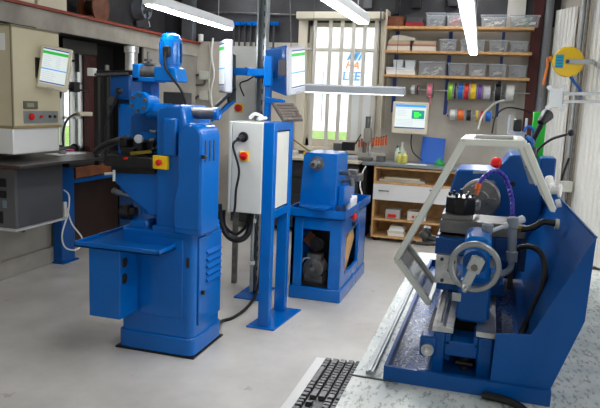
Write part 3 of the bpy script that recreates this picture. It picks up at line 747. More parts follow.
link('crank_handle', MB().cyl(A(113, 190, Y=3.5), A(121, 194, Y=3.55), .018).cyl(A(121, 194, Y=3.55), A(132, 196, Y=3.58), .01).cyl(A(128, 196, Y=3.58), A(134, 190, Y=3.58), .008), DSTEEL, ml)
link('handwheel', MB().cyl(A(123, 212, Y=3.58), A(131, 212, Y=3.58), .05, n=28).cyl(A(131, 212, Y=3.58), A(136, 212, Y=3.58), .03), DARK, ml)
# stop button
q = onY(155, 169.5, 155.5, 169, colf, -.03, .0)
swb = link('switch_box', MB().box(*q), YEL, ml, .004)
link('stop_button', MB().lathe([(0, .010), (.01, .010), (.012, .020), (.024, .019), (.028, .008)], A(160, 162.5, Y=colf-.03), (0, -1, 0)), RED, swb)
q = A(173, 133, Y=colf); link('oil_plug', MB().cyl((q.x, colf-.004, q.z), (q.x, colf, q.z), .006), DARK, ml)
# red handled tool on the tray
q0, q1 = A(127, 235, Z=tz), A(138, 233, Z=tz)
tl = thing('red_handled_tool', 'red handled pin spanner lying on the blue drip tray', 'tool', (q0.x, q0.y, tz-.022))
link('handle', MB().cyl((q0.x-.01, q0.y, tz-.002), (q0.x+.04, q0.y+.02, tz-.004), .018, .013), RED, tl)
link('shaft', MB().cyl((q0.x+.04, q0.y+.02, tz-.004), (q0.x+.12, q0.y+.05, tz-.008), .010), DSTEEL, tl)
q = A(153, 240, Z=tz)
solo('steel_rule', MB().bar((q.x-.03, q.y, tz-.017), (q.x+.05, q.y+.01, tz-.017), .014, .008), STEEL, 'short steel bar on the drip tray near the column', 'bar')

# ================================================================== CENTRE: POST, FRAME, PANELS
st = thing('strut_post', 'galvanised slotted steel post on a blue floor plate behind the control panel', 'post', (-1.83, 5.0, 0))
m = MB(); m.box(-1.875, -1.795, 5.035, 5.04, .012, CEIL); m.box(-1.875, -1.87, 4.97, 5.04, .012, CEIL); m.box(-1.80, -1.795, 4.97, 5.04, .012, CEIL)
m.box(-1.875, -1.862, 4.965, 4.97, .012, CEIL); m.box(-1.808, -1.795, 4.965, 4.97, .012, CEIL)
link('channel', m, ZINC, st)
m = MB()
for k in range(36): m.box(-1.843, -1.827, 5.033, 5.036, .10+k*.088, .14+k*.088)
link('slot_pattern', m, CHAR, st)
link('base_plate', MB().box(-1.95, -1.72, 4.80, 5.20, 0, .012), BLUE, st, .002)
cp0 = [(258.5, 5), (258.5, 60)]
link('conduit', MB().cyl((-1.85, 4.945, .03), (-1.85, 4.945, .95), .014), ZINC, st)
for z in (.26, .62): link('conduit_clip', MB().box(-1.872, -1.828, 4.93, 4.965, z, z+.035), WHITE, st, .003)

fr = thing('panel_stand', 'blue square tube stand holding the white control panel', 'stand', (-1.47, 4.45, 0))
fa0, fa1 = A(261.3, 200, Y=4.22).x, A(272.3, 200, Y=4.22).x
fb0, fb1 = A(278.5, 200, Y=4.62).x, A(289, 200, Y=4.62).x
zt = 1.485
link('post', MB().box(fa0, fa1, 4.22, 4.29, .012, zt), BLUE, fr, .006)
link('post', MB().box(fb0, fb1, 4.60, 4.67, .012, zt), BLUE, fr, .006)
link('base_plate', MB().prism([(-1.60, 4.19), (-1.385, 4.19), (-1.335, 4.71), (-1.545, 4.71)], 'z', 0, .012), BLUE, fr, .002)
m = MB(); m.prism([(fa0, 4.285), (fa1, 4.285), (fb1, 4.605), (fb0, 4.605)], 'z', zt-.06, zt); link('top_rail', m, BLUE, fr, .004)
m = MB(); m.prism([(fa0, 4.285), (fa1, 4.285), (fb1, 4.605), (fb0, 4.605)], 'z', .80, .86); link('lower_rail', m, BLUE, fr, .004)
bpx0, bpx1 = A(229, 160, Y=4.2).x, A(262, 160, Y=4.2).x
bz0, bz1 = A(245, 213, Y=4.2).z, A(245, 122.5, Y=4.2).z
pn = thing('switch_cabinet', 'white electrical panel on the blue stand with black plug and red yellow switch', 'control panel', ((bpx0+bpx1)/2, 4.4, bz0))
link('box', MB().box(bpx0+.02, bpx1-.002, 4.203, 4.64, bz0, bz1), LGREY, pn, .005)
link('door', MB().box(bpx0-.005, bpx0+.017, 4.2, 4.645, bz0-.004, bz1+.004), LGREY, pn, .004)
m = MB(); m.prism([(bpx1-.01, 4.3), (fa1-.012, 4.3), (fb1-.012, 4.6), (bpx1-.01, 4.6)], 'z', .87, zt-.07); link('rear_box', m, LGREY, pn)
q = A(243.5, 137, Y=4.2)
link('socket', MB().lathe([(0, .036), (.012, .036), (.014, .026), (.016, .026)], (q.x, 4.203, q.z), (0, -1, 0)), BLACK, pn)
link('plug', MB().cyl((q.x, 4.187, q.z), (q.x-.01, 4.12, q.z-.015), .020, .015), RUBBER, pn, .003)
def rotary(x, y, Y, parent, s=1):
    q = A(x, y, Y=Y)
    o = link('main_switch', MB().box(q.x-.034*s, q.x+.034*s, Y-.01, Y+.001, q.z-.034*s, q.z+.034*s), YEL, parent, .006)
    r = link('switch_knob', MB().lathe([(0, .028*s), (.012, .028*s), (.014, .02*s)], (q.x, Y-.01, q.z), (0, -1, 0)).bar((q.x-.024*s, Y-.03, q.z), (q.x+.024*s, Y-.03, q.z), .02, .012*s), RED, o)
rotary(244.5, 156, 4.2, pn)
solo('plug_cable', MB().tube([(q.x-.01, 4.12, q.z-.015), (q.x-.035, 4.10, q.z-.06), A(239, 170, Y=4.12), A(236, 190, Y=4.14), A(235, 207, Y=4.16), A(233, 216, Y=4.3)], .0085), RUBBER,
     'black cable hanging from the plug on the white control panel', 'cable')
solo('corrugated_hose', MB().tube([A(219, 204, Y=4.3), A(221, 222, Y=4.3), A(228, 236, Y=4.3), A(239, 240, Y=4.3), A(248, 233, Y=4.35), A(251.5, 214, Y=4.4)], .022), RUBBER,
     'thick black hose looping under the white control panel', 'hose')
solo('thin_loop_cable', MB().tube([A(224, 210, Y=4.4), A(225, 226, Y=4.4), A(236, 234, Y=4.4), A(246, 226, Y=4.4), A(249, 214, Y=4.4)], .012), RUBBER,
     'thinner black cable looping inside the thick hose under the white control panel', 'cable')
solo('floor_cable', MB().tube([A(215, 326, Z=.1), A(222, 321, Z=.02), A(232, 318, Z=.014), A(243, 311, Z=.014), A(252, 301, Z=.03), A(257, 290, Y=4.9), A(259.5, 278, Y=4.9), A(261, 260, Y=4.9)], .012), RUBBER,
     'black cable running over the floor from the milling machine to the steel post', 'cable')
solo('bunched_cable', MB().tube([A(250, 118, Y=4.3), A(255, 114, Y=4.3), A(262, 117, Y=4.35), A(258, 119, Y=4.3), A(266, 118, Y=4.4)], .012), WHITE, 'bunched pale cable lying on top of the white control panel', 'cable')

# rear enclosure
ex0, ex1 = A(229.5, 80, Y=5.1).x, A(262, 80, Y=5.1).x
re_ = thing('electrical_enclosure', 'pale grey enclosure behind the steel post with red and yellow switch', 'enclosure', ((ex0+ex1)/2, 5.2, .9))
link('box', MB().box(ex0, ex1, 5.10, 5.36, A(240, 122, Y=5.1).z-.25, A(240, 46, Y=5.1).z), LGREY, re_, .006)
rotary(239, 108, 5.1, re_, 1.1)
link('leg', MB().box(ex0+.02, ex0+.06, 5.2, 5.24, 0, A(240, 122, Y=5.1).z-.25), DSTEEL, re_); link('leg', MB().box(ex1-.06, ex1-.02, 5.2, 5.24, 0, A(240, 122, Y=5.1).z-.25), DSTEEL, re_)
link('cable', MB().tube([A(244, 96, Y=5.05), A(240, 84, Y=5.0), A(248, 80, Y=5.0), A(254, 76, Y=5.0)], .006), RUBBER, re_)

# monitor rig on the post
Yr = 4.72
rg = thing('monitor_mount', 'bright blue double monitor mount fixed to the steel post', 'mount', (-1.7, Yr, 1.8))
link('cross_arm', MB().bar(A(235, 71.5, Y=Yr), A(269, 72.5, Y=Yr), .05, .055), BRITE, rg, .004)
link('joint', MB().bar(A(246, 71.5, Y=Yr-.003), A(248, 71.6, Y=Yr-.003), .06, .062), BLUE, rg)
link('back_plate', MB().slab([A(265, 50, Y=Yr), A(286, 45, Y=Yr+.12), A(286, 96, Y=Yr+.12), A(265, 88, Y=Yr)], (0, 1, 0), .03), BLUE, rg, .006)
link('front_plate', MB().box(*onY(265, 273, 56, 86, Yr-.02, -.03, .01)), BRITE, rg, .006)
link('clamp', MB().box(-1.80, -1.60, Yr+.02, 5.05, 1.80, 1.86), BLUE, rg, .004)
link('upright', MB().box(*onY(265, 270, 86, 121, Yr, -.02, .04)), BLUE, rg, .004)
link('tray_arm', MB().bar(A(266, 100, Y=Yr), A(284, 103, Y=Yr-.02), .05, .05), BLUE, rg, .004)
link('screen_joint', MB().cyl(A(280, 68, Y=Yr), A(289, 70, Y=Yr), .03).box(*onY(279, 287, 60, 76, Yr-.03, -.02, .02)), CHAR, rg, .004)
link('black_plate', MB().slab([A(229.5, 52, Y=Yr-.1), A(236, 55, Y=Yr+.05), A(236, 100, Y=Yr+.05), A(229.5, 103, Y=Yr-.1)], (-1, 0, 0), .02), BLACK, rg, .003)
link('keyboard_bracket', MB().slab([A(236, 96, Y=Yr+.05), A(236, 102, Y=Yr+.05), A(213, 122, Y=Yr-.3), A(213, 119, Y=Yr-.3)], (-1, -.3, 0), .02), BLUE, rg, .002)
q = A(222.5, 66.5, Y=Yr-.12)
monitor('flat_monitor', 'silver portrait monitor left of the steel post, seen almost edge on', .26, .39, (q.x-.005, Yr-.12, q.z), math.radians(-56), rx=math.radians(1), casem=SILVER, thick=.06)
q = A(297.5, 70.5, Y=Yr-.1)
monitor('flat_monitor', 'silver portrait monitor right of the steel post, beside the window', .26, .345, (q.x+.005, Yr-.1, q.z), math.radians(81), rx=math.radians(8), casem=SILVER, thick=.035)
k2 = keyboard('brown-grey keyboard tilted on the mount right of the steel post', L=.36, W=.16, body=mat('brown_grey_body', (70, 62, 58), .5), keym=mat('brown_grey_keys', (112, 102, 94), .5))
def basis(o, x, n, loc):
    x = V(x).normalized(); n = V(n); n = (n-x*n.dot(x)).normalized(); y = n.cross(x)
    o.rotation_mode = 'QUATERNION'; o.rotation_quaternion = Matrix((x, y, n)).transposed().to_quaternion(); o.location = loc
basis(k2, (.12, 1, 0), (.80, -.1, .62), A(287, 113, Y=Yr-.1))
k3 = keyboard('grey keyboard tilted steeply on the mount left of the steel post', L=.36, W=.16, body=BLACK, keym=mat('pale_grey_keys', (140, 140, 140), .5))
kxa, kxb = A(211, 119, Y=Yr-.36), A(234, 97, Y=Yr-.02)
basis(k3, kxa-kxb, (-.5, -.7, .25), (kxa+kxb)/2+V((-.01, -.03, .02)))
# ================================================================== SECOND LATHE
l2 = thing('small_lathe', 'small blue lathe cabinet with open motor compartment behind the control panel', 'lathe', (-1.32, 5.5, 0))
x0, x1, y0, y1 = -1.535, -1.105, 5.02, 6.06
link('plinth', MB().box(x0-.005, x1+.012, y0-.01, y1, .0, .11), BLUE, l2, .008)
ztb = .70
oz0, oz1 = A(307, 289, Y=y0).z, A(307, 229, Y=y0).z; ox0, ox1 = A(301.5, 260, Y=y0).x, A(328.5, 260, Y=y0).x
m = MB(); m.box(x0, ox0, y0, y0+.03, .11, ztb); m.box(ox1, x1, y0, y0+.03, .11, ztb); m.box(ox0, ox1, y0, y0+.03, .11, oz0); m.box(ox0, ox1, y0, y0+.03, oz1, ztb)
m.box(x0, x0+.03, y0, y1, .11, ztb); m.box(x0, x1, y1-.03, y1, .11, ztb)
sy0, sy1 = A(345, 262, X=x1).y, A(358, 250, X=x1).y
m.box(x1-.03, x1, y0+.02, sy0, .11, ztb); m.box(x1-.03, x1, sy1, y1, .11, ztb); m.box(x1-.03, x1, sy0, sy1, .11, .20); m.box(x1-.03, x1, sy0, sy1, .55, ztb)
link('cabinet', m, BLUE, l2, .004)
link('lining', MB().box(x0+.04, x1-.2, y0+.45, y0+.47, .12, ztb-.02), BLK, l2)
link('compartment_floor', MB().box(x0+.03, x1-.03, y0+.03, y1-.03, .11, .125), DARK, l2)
q = A(315, 267, Y=y0+.15)
mo = link('motor', MB().lathe([(0, .02), (.01, .035), (.02, .05), (.03, .085), (.05, .092), (.16, .092), (.18, .08)], (q.x, y0+.06, q.z), (0, 1, 0)).box(q.x-.06, q.x+.06, y0+.10, y0+.2, q.z+.08, q.z+.12).box(q.x-.08, q.x+.08, y0+.1, y0+.22, .125, q.z-.06), DSTEEL, l2)
rg_ = MB()
for k in range(4): rg_.torus((q.x, y0+.058-.001*k, q.z), (0, 1, 0), .03+.016*k, .003)
link('motor_fan_guard', rg_, CHAR, mo)
link('pulley', MB().cyl((q.x+.01, y0+.12, q.z+.21), (q.x+.01, y0+.16, q.z+.21), .06).cyl((q.x+.01, y0+.11, q.z+.21), (q.x+.01, y0+.12, q.z+.21), .03), DARK, l2)
link('motor_wire', MB().tube([(q.x-.02, y0+.05, q.z+.10), (q.x-.08, y0+.05, q.z+.08), (q.x-.12, y0+.05, q.z-.03), (q.x-.15, y0+.06, q.z-.08)], .008), ZINC, l2)
link('brown_guide', MB().bar((q.x-.1, y0+.2, q.z+.26), (q.x+.02, y0+.2, q.z+.16), .03, .10), BROWN, l2)
link('side_board', MB().bar((x1-.06, sy0+.05, .14), (x1-.06, sy1-.03, .50), .02, .22), PLY, l2)
# tray top
m = MB(); m.box(x0-.03, x1+.03, y0-.04, y1+.02, ztb, ztb+.012)
for a in ((x0-.03, x1+.03, y0-.04, y0-.03), (x0-.03, x0-.02, y0-.04, y1+.02), (x1+.02, x1+.03, y0-.04, y1+.02), (x0-.03, x1+.03, y1+.01, y1+.02)): m.box(*a, ztb, ztb+.075)
link('chip_tray', m, BLUE, l2, .003)
# headstock
hz = A(318, 153, Y=5.12).z
hx0, hx1 = A(301.5, 180, Y=5.12).x, A(336, 180, Y=5.12).x
m = MB(); m.prism([(hx0-.015, ztb+.01), (hx1, ztb+.01), (hx1+.005, hz-.01), (hx1-.005, hz), (hx0+.025, hz), (hx0+.01, hz-.03)], 'y', 5.12, 5.52)
link('headstock', m, BLUE, l2, .014, seg=3)
q = A(317.5, 163.5, Y=5.12)
link('spindle', MB().lathe([(0, .058), (.01, .058), (.012, .036), (.05, .036), (.054, .032), (.13, .030), (.135, .018), (.10, .016)], (q.x, 5.12, q.z), (0, -1, 0)), DSTEEL, l2)
link('bed', MB().box(hx0+.04, hx1-.02, 5.5, 6.0, ztb+.01, .95), BLUE, l2, .006)
link('chuck', MB().cyl((q.x, 5.52, q.z), (q.x, 5.6, q.z), .07), STEEL, l2)
link('carriage', MB().box(hx1-.04, hx1+.12, 5.5, 5.7, .96, 1.02).box(hx1+.0, hx1+.09, 5.52, 5.62, 1.02, 1.06), DSTEEL, l2, .005)
link('lever', MB().cyl((hx1, 5.25, 1.06), (hx1+.09, 5.22, 1.06), .018).cyl((hx1, 5.32, .98), (hx1+.10, 5.30, .99), .015).cyl((hx1+.09, 5.3, 1.01), (hx1+.10, 5.3, .95), .022), DSTEEL, l2)
link('flap_shelf', MB().prism([(hx0+.02, 5.0), (hx1-.02, 4.90), (hx1-.02, 5.11), (hx0+.0, 5.11)], 'z', ztb+.08, ztb+.10), BLUE, l2, .003)
link('apron', MB().box(hx1+.005, hx1+.06, 5.2, 5.5, ztb+.08, .95), BLUE, l2, .006)
q = A(351.5, 216.5, X=x1); link('stop_button', MB().lathe([(0, .02), (.02, .02), (.022, .034), (.04, .032), (.045, .012)], (x1, q.y, q.z), (1, 0, 0)), RED, l2)
q = A(352.5, 224, X=x1); link('push_button', MB().lathe([(0, .022), (.02, .022), (.03, .012)], (x1, q.y, q.z), (1, 0, 0)), DARK, l2)
link('leg_foot', MB().cyl((x1-.03, y1-.05, .0), (x1-.03, y1-.05, .02), .03), BLACK, l2)
q = A(350, 197, X=x1-.03)
solo('dark_block', MB().box(x1-.11, x1-.05, q.y-.25, q.y-.05, ztb+.013, ztb+.09), NAVY, 'small dark steel block in the tray of the small lathe', 'block', bevel=.004)
solo('paper_towels', MB().box(x1-.12, x1-.02, q.y+.05, q.y+.28, ztb+.013, ztb+.12), PAPER, 'white pad of paper towels in the tray of the small lathe', 'paper towel', bevel=.01)

# ================================================================== BACK WORKBENCHES
YF = 7.60
xR0 = A(362, 160, Y=YF).x
zc = A(372, 163, Y=YF).z+.005
rb = thing('rear_workbench', 'grey topped workbench along the back wall under the shelves', 'workbench', (-.5, 7.95, 0))
link('worktop', MB().box(xR0, .46, YF, YB-.16, zc-.035, zc), mat('grey_laminate', (122, 128, 130), .35, noise=.1), rb, .004)
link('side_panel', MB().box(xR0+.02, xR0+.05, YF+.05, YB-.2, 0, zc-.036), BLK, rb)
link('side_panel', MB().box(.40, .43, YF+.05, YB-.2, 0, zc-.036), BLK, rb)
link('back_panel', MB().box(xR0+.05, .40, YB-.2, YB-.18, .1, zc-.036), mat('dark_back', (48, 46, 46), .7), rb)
lb = thing('window_workbench', 'pale topped workbench with dark drawers below the window', 'workbench', (-2.2, 7.9, 0))
xl0, xl1 = -3.2, A(359, 163, Y=7.5).x
zl = A(330, 160, Y=7.5).z
link('worktop', MB().box(xl0, xl1, 7.5, YB-.16, zl-.03, zl), mat('pale_bench_top', (196, 188, 166), .45, noise=.1), lb, .004)
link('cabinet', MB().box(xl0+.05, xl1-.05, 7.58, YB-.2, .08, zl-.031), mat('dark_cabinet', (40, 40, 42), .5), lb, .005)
for k in range(4):
    for j, xx in enumerate((xl0+.08, xl0+.65, xl0+1.2)): link('drawer', MB().box(xx, xx+.5, 7.565, 7.58, .12+k*.2, .30+k*.2), mat('dark_drawer%d%d' % (k, j), (46, 46, 50), .45) if False else MATS['dark_cabinet'], lb, .003)
# cabinet below the rear bench
cx0, cx1 = A(372.5, 200, Y=YF+.02).x, A(457, 200, Y=YF+.02).x
cz0, cz1 = A(374, 237, Y=YF+.02).z, zc-.045
y0 = YF+.02; y1 = YB-.25
cb = thing('plywood_cabinet', 'plywood cabinet with white drawer and open shelves under the rear workbench', 'cabinet', ((cx0+cx1)/2, 7.85, 0))
th = .022
zd1, zd0 = A(374, 183, Y=y0).z, A(374, 199, Y=y0).z
zs = A(374, 218, Y=y0).z
m = MB(); m.box(cx0, cx0+th, y0, y1, cz0, cz1); m.box(cx1-th, cx1, y0, y1, cz0, cz1); m.box(cx0+th, cx1-th, y0, y1, cz0, cz0+th); m.box(cx0+th, cx1-th, y0, y1, cz1-th, cz1)
m.box(cx0+th, cx1-th, y0, y1, zd1, zd1+th)
link('carcass', m, PLYE, cb, .002)
link('back', MB().box(cx0+th, cx1-th, y1-.01, y1, cz0, cz1), PLY, cb)
link('shelf', MB().box(cx0+th, cx1-th, y0+.005, y1-.01, zs-th, zs), PLYE, cb)
dr = link('drawer', MB().box(cx0+.004, cx1-.004, y0-.02, y0, zd0, zd1-.003), mat('white_drawer_front', (214, 214, 212), .4), cb, .003)
for x in (384, 435):
    q = A(x, 190.5, Y=y0-.02); 
    h = MB().box(q.x-.06, q.x+.06, y0-.045, y0-.038, q.z-.008, q.z+.004).box(q.x-.058, q.x-.05, y0-.04, y0-.02, q.z-.008, q.z+.004).box(q.x+.05, q.x+.058, y0-.04, y0-.02, q.z-.008, q.z+.004)
    link('handle', h, CHAR, dr)
for x in (cx0+.06, cx1-.06):
    for y in (y0+.08, y1-.08): link('foot', MB().cyl((x, y, 0), (x, y, .02), .035).cyl((x, y, .02), (x, y, cz0), .022), BLACK, cb)
def onshelf(name, xa, xb, ya, yb_, zb, mt, lab, cat, Y=None, dep=.16, group=None, bev=.003):
    Y = Y or y0+.05
    a = A(xa, yb_, Y=Y).x; b = A(xb, yb_, Y=Y).x; h = (yb_-ya)/642.6*A(xa, yb_, Y=Y).length*1.0
    return solo(name, MB().box(a, b, Y, Y+dep, zb, zb+h), mt, lab, cat, group, bev)
onshelf('carton', 385, 399.5, 208, 217.5, zs+.001, mat('grey_carton', (176, 172, 166), .7), 'pale carton with red print on the middle shelf of the plywood cabinet', 'box')
solo('red_booklet', MB().box(*onY(388, 396, 214.5, 217, y0+.03, -.01, .018)), RED, 'small red booklet in front of the pale carton', 'booklet')
bx_ = thing('instrument_box', 'grey instrument box with red button on the middle shelf', 'instrument', (A(417, 217, Y=y0+.05).x, y0+.1, zs))
a, b = A(407, 217, Y=y0+.05).x, A(426, 217, Y=y0+.05).x
link('case', MB().box(a, b, y0+.05, y0+.25, zs+.001, zs+.11), LGREY, bx_, .004)
link('button', MB().cyl(((a+b)/2-.04, y0+.035, zs+.05), ((a+b)/2-.04, y0+.05, zs+.05), .014), RED, bx_); link('button', MB().cyl(((a+b)/2+.0, y0+.04, zs+.05), ((a+b)/2+.0, y0+.05, zs+.05), .01), GRN, bx_)
bz_ = cz0+th+.001
for i, (xa, xb, h, lb_) in enumerate(((388, 404, .035, 'bottom'), (387, 403, .03, 'second from bottom'), (389, 404, .032, 'second from top'), (390, 403, .028, 'top'))):
    a, b = A(xa, 230, Y=y0+.05).x, A(xb, 230, Y=y0+.05).x
    solo('paper_stack' if i % 2 else 'folder', MB().box(a, b, y0+.05, y0+.25, bz_, bz_+h-.001), (PAPER, CREAM2, PAPER, LGREY)[i], 'pale folder on the lowest cabinet shelf, %s of its stack' % lb_, 'folder', 'folders on the lowest cabinet shelf', .002); bz_ += h
for i, (xa, xb, h, mt, lb_) in enumerate(((379, 425, .03, 'grey_carton', 'long grey flat box in the top slot of the plywood cabinet'), (384, 420, .025, 'cream_enamel', 'cream flat box lying on the long grey flat box in the top slot'))):
    a, b = A(xa, 178, Y=y0+.05).x, A(xb, 178, Y=y0+.05).x
    solo('flat_box', MB().box(a, b, y0+.06, y0+.3, zd1+th+.001+.031*i, zd1+th+.031*i+h), MATS[mt], lb_, 'box', bevel=.003)

# monitor, bottles, blue board, green pot on the rear bench
zt = zc
q = A(410, 118.5, Y=7.9)
monitor('flat_monitor', 'cream landscape monitor hung on the back wall above the rear workbench', .43, .385, (q.x, 7.9, q.z+.005), math.radians(3), rx=math.radians(-3), casem=CREAM2, thick=.06, ui=1)
q = A(410, 120, Y=8.0)
mm = thing('wall_mount', 'dark wall mount behind the cream landscape monitor', 'mount', (q.x, 8.25, q.z))
link('plate', MB().box(q.x-.06, q.x+.06, YB-.02, YB, q.z-.06, q.z+.06), BLACK, mm); link('arm', MB().box(q.x-.025, q.x+.025, 7.965, YB-.02, q.z-.025, q.z+.025), BLACK, mm)
solo('monitor_cable', MB().tube([A(412, 133, Y=8.1), A(411, 143, Y=8.1), A(413, 152, Y=8.05), A(419, 158, Y=8.0), A(423, 160, Y=8.0)], .007), BLACK, 'black cable hanging below the cream landscape monitor', 'cable')
def bottle(x, h, r, mt, capm, lab, Y=7.95):
    q = A(x, 160, Y=Y)
    t = thing('bottle', lab, 'bottle', (q.x, Y, zt))
    link('body', MB().lathe([(0.001, r*.9), (.01, r), (h*.62, r), (h*.8, r*.45), (h*.86, r*.4)], (q.x, Y, zt), (0, 0, 1)), mt, t)
    link('cap', MB().cyl((q.x, Y, zt+h*.86), (q.x, Y, zt+h), r*.45), capm, t)
CLB = mat('milky_bottle', (214, 218, 206), .4); YLB = mat('yellow_liquid', (212, 206, 104), .3)
bottle(397, .20, .034, CLB, mat('teal_cap', (50, 110, 110), .4), 'milky bottle with teal cap, leftmost on the rear workbench')
bottle(401.5, .24, .03, CLB, WHITE, 'tall milky bottle with white cap behind the yellow bottles', 8.05)
bottle(399, .13, .034, YLB, GRN, 'small yellow bottle with green cap in front of the milky bottles', 7.84)
bottle(404.5, .14, .036, YLB, WHITE, 'small yellow bottle with white cap in front of the milky bottles', 7.84)
solo('paper_sheet', MB().prism([(A(404, 165, Z=zt).x, 7.65), (A(426, 165, Z=zt).x+.02, 7.65), (A(426, 165, Z=zt).x+.0, 7.80), (A(404, 165, Z=zt).x+.03, 7.80)], 'z', zt+.001, zt+.004), PAPER, 'white sheet of paper on the rear workbench', 'paper')
a, b, c, d = A(420, 162, Y=8.0), A(443, 163.5, Y=8.0), A(446, 139, Y=8.16), A(423, 136.5, Y=8.16)
for p_ in (a, b): p_.z = zt+.002
solo('blue_board', MB().slab([a, b, c, d], (0, -1, .2), .012), mat('flat_blue_board', (18, 92, 190), .5), 'flat blue board leaning against the wall on the rear workbench', 'board', bevel=.002)
q = A(440, 164, Y=7.85)
solo('green_funnel', MB().lathe([(0.001, .06), (.03, .06), (.06, .03), (.085, .02)], (q.x, 7.80, zt), (0, 0, 1)), GRN, 'small green pot at the foot of the blue board', 'pot')
# bench press, dro, screwdriver rack on the benches
q = A(365, 160, Y=7.75)
bp_ = thing('bench_press', 'small grey drill press standing on the bench beside the cream monitor', 'drill', (q.x, 7.8, zt))
link('foot', MB().box(q.x-.08, q.x+.07, 7.7, 7.9, zt+.001, zt+.035), DSTEEL, bp_, .004)
link('column', MB().cyl((q.x+.03, 7.84, zt+.03), (q.x+.03, 7.84, zt+.56), .018), STEEL, bp_)
link('head', MB().box(q.x-.035, q.x+.05, 7.73, 7.87, zt+.22, zt+.40), mat('hammer_grey', (140, 136, 124), .45), bp_, .015)
link('spindle', MB().cyl((q.x-.02, 7.76, zt+.10), (q.x-.02, 7.76, zt+.24), .02, .026), DSTEEL, bp_)
link('feed_lever', MB().cyl((q.x-.07, 7.76, zt+.32), (q.x-.12, 7.70, zt+.20), .008), DARK, bp_)
link('motor', MB().cyl((q.x+.0, 7.80, zt+.40), (q.x+.0, 7.80, zt+.54), .03), DSTEEL, bp_)
dx = A(345, 160, Y=7.7)
dm = thing('bench_meter', 'grey instrument head with dark display on the window workbench', 'instrument', (dx.x, 7.7, zl))
link('body', MB().box(*onY(333, 345, 143, 156, 7.7, 0, .12)), DSTEEL, dm, .01)
link('display', MB().box(*onY(342, 354.5, 142, 150.5, 7.68, -.02, .03)), BLACK, dm, .006)
q5 = onY(337, 345, 155, 166, 7.7, .02, .10); link('stand', MB().box(q5[0], q5[1], q5[2], q5[3], zl+.001, q5[5]), DSTEEL, dm, .006)
rk = thing('screwdriver_rack', 'white rack holding a row of orange handled screwdrivers', 'rack', (A(372, 155, Y=8.05).x, 8.05, zl))
ra, rb_ = A(357, 153, Y=8.02).x, A(386, 153, Y=8.02).x
rz = A(370, 151, Y=8.02).z
link('block', MB().box(ra, rb_, 8.0, 8.12, zt+.001, rz-.02), mat('rack_white', (190, 186, 176), .6), rk, .003)
link('back', MB().box(ra, rb_, 8.105, 8.12, rz-.02, rz+.04), MATS['rack_white'], rk)
hts = [.06, .10, .08, .13, .16, .11, .09, .14, .10, .12, .15, .17]
for i in range(12):
    x = ra+.015+(rb_-ra-.03)*i/11; h = .045+.011*i*0.6
    t = thing('screwdriver', 'orange and dark handled screwdriver in the white rack, number %s along' % i, 'screwdriver', (x, 8.05, rz-.02), 'screwdrivers in the white rack')
    link('handle', MB().lathe([(0, .008), (.006, .012), (.05+hts[i]*.25, .013), (.06+hts[i]*.3, .008)], (x, 8.05+.01*(i % 2), rz+.01+h*.6), (0, 0, 1), n=12), (mat('handle_orange%d' % i, (214, 92, 40), .4) if i == 0 else MATS['handle_orange0']), t)
    link('cap', MB().cyl((x, 8.05+.01*(i % 2), rz+.07+h*.6+hts[i]*.3), (x, 8.05+.01*(i % 2), rz+.085+h*.6+hts[i]*.3), .011), mat('cap_brown%d' % i, (90, 50, 40), .5) if i == 0 else MATS['cap_brown0'], t)
    link('blade', MB().cyl((x, 8.05+.01*(i % 2), rz-.0199), (x, 8.05+.01*(i % 2), rz+.012+h*.6), .004), STEEL, t)
SD = ['leftmost', 'second from left', 'third from left', 'fourth from left', 'fifth from left', 'sixth from left', 'sixth from right', 'fifth from right', 'fourth from right', 'third from right', 'second from right', 'rightmost']
for o in COL.objects:
    if o.get('category') == 'screwdriver':
        i = int(o['label'].split('number ')[1].split()[0]); o['label'] = 'orange handled screwdriver, %s in the white rack' % SD[i]
q = A(300, 155, Y=7.7)
solo('yellow_tin', MB().lathe([(0.001, .03), (.05, .035), (.06, .03), (.075, .03)], (A(306, 155, Y=7.7).x, 7.7, zl), (0, 0, 1)), YEL, 'small yellow tin on the window workbench', 'tin')
for i, (x, w_, d_, h_, mt, lb_) in enumerate(((318, .22, .2, .05, PAPER, 'white papers'), (291, .14, .2, .06, LGREY, 'pale grey tray'), (352, .14, .16, .04, SILVER, 'silver box'), (381, .10, .1, .07, DSTEEL, 'dull metal vice block'))):
    q = A(x, 157, Y=7.85 if i < 3 else 7.8); zz = zl if i < 3 else zt
    solo(('paper_pile', 'small_tray', 'silver_box', 'metal_block')[i], MB().box(q.x-w_/2, q.x+w_/2, q.y-d_/2, q.y+d_/2, zz+.001, zz+h_), mt, lb_+' lying on the bench %s' % ('behind the small lathe' if i == 0 else 'near the window jamb' if i == 1 else 'below the screwdrivers' if i == 2 else 'left of the bench drill'), 'tray' if i == 1 else 'box' if i == 2 else 'papers' if i == 0 else 'block', bevel=.004)
solo('white_bench_cable', MB().tube([A(366, 166, Y=7.55), A(362, 174, Y=7.5), A(360, 186, Y=7.3), A(362, 194, Y=7.0), A(358, 200, Y=6.2)], .008), WHITE, 'white cable drooping from the bench to the small lathe', 'cable')
solo('brown_cable', MB().tube([A(290, 137, Y=7.6), A(298, 143, Y=7.6), A(308, 150, Y=7.6), A(315, 152, Y=7.6)], .008), mat('olive_cable', (110, 90, 40), .5), 'olive brown cable stretched in front of the window sill', 'cable')

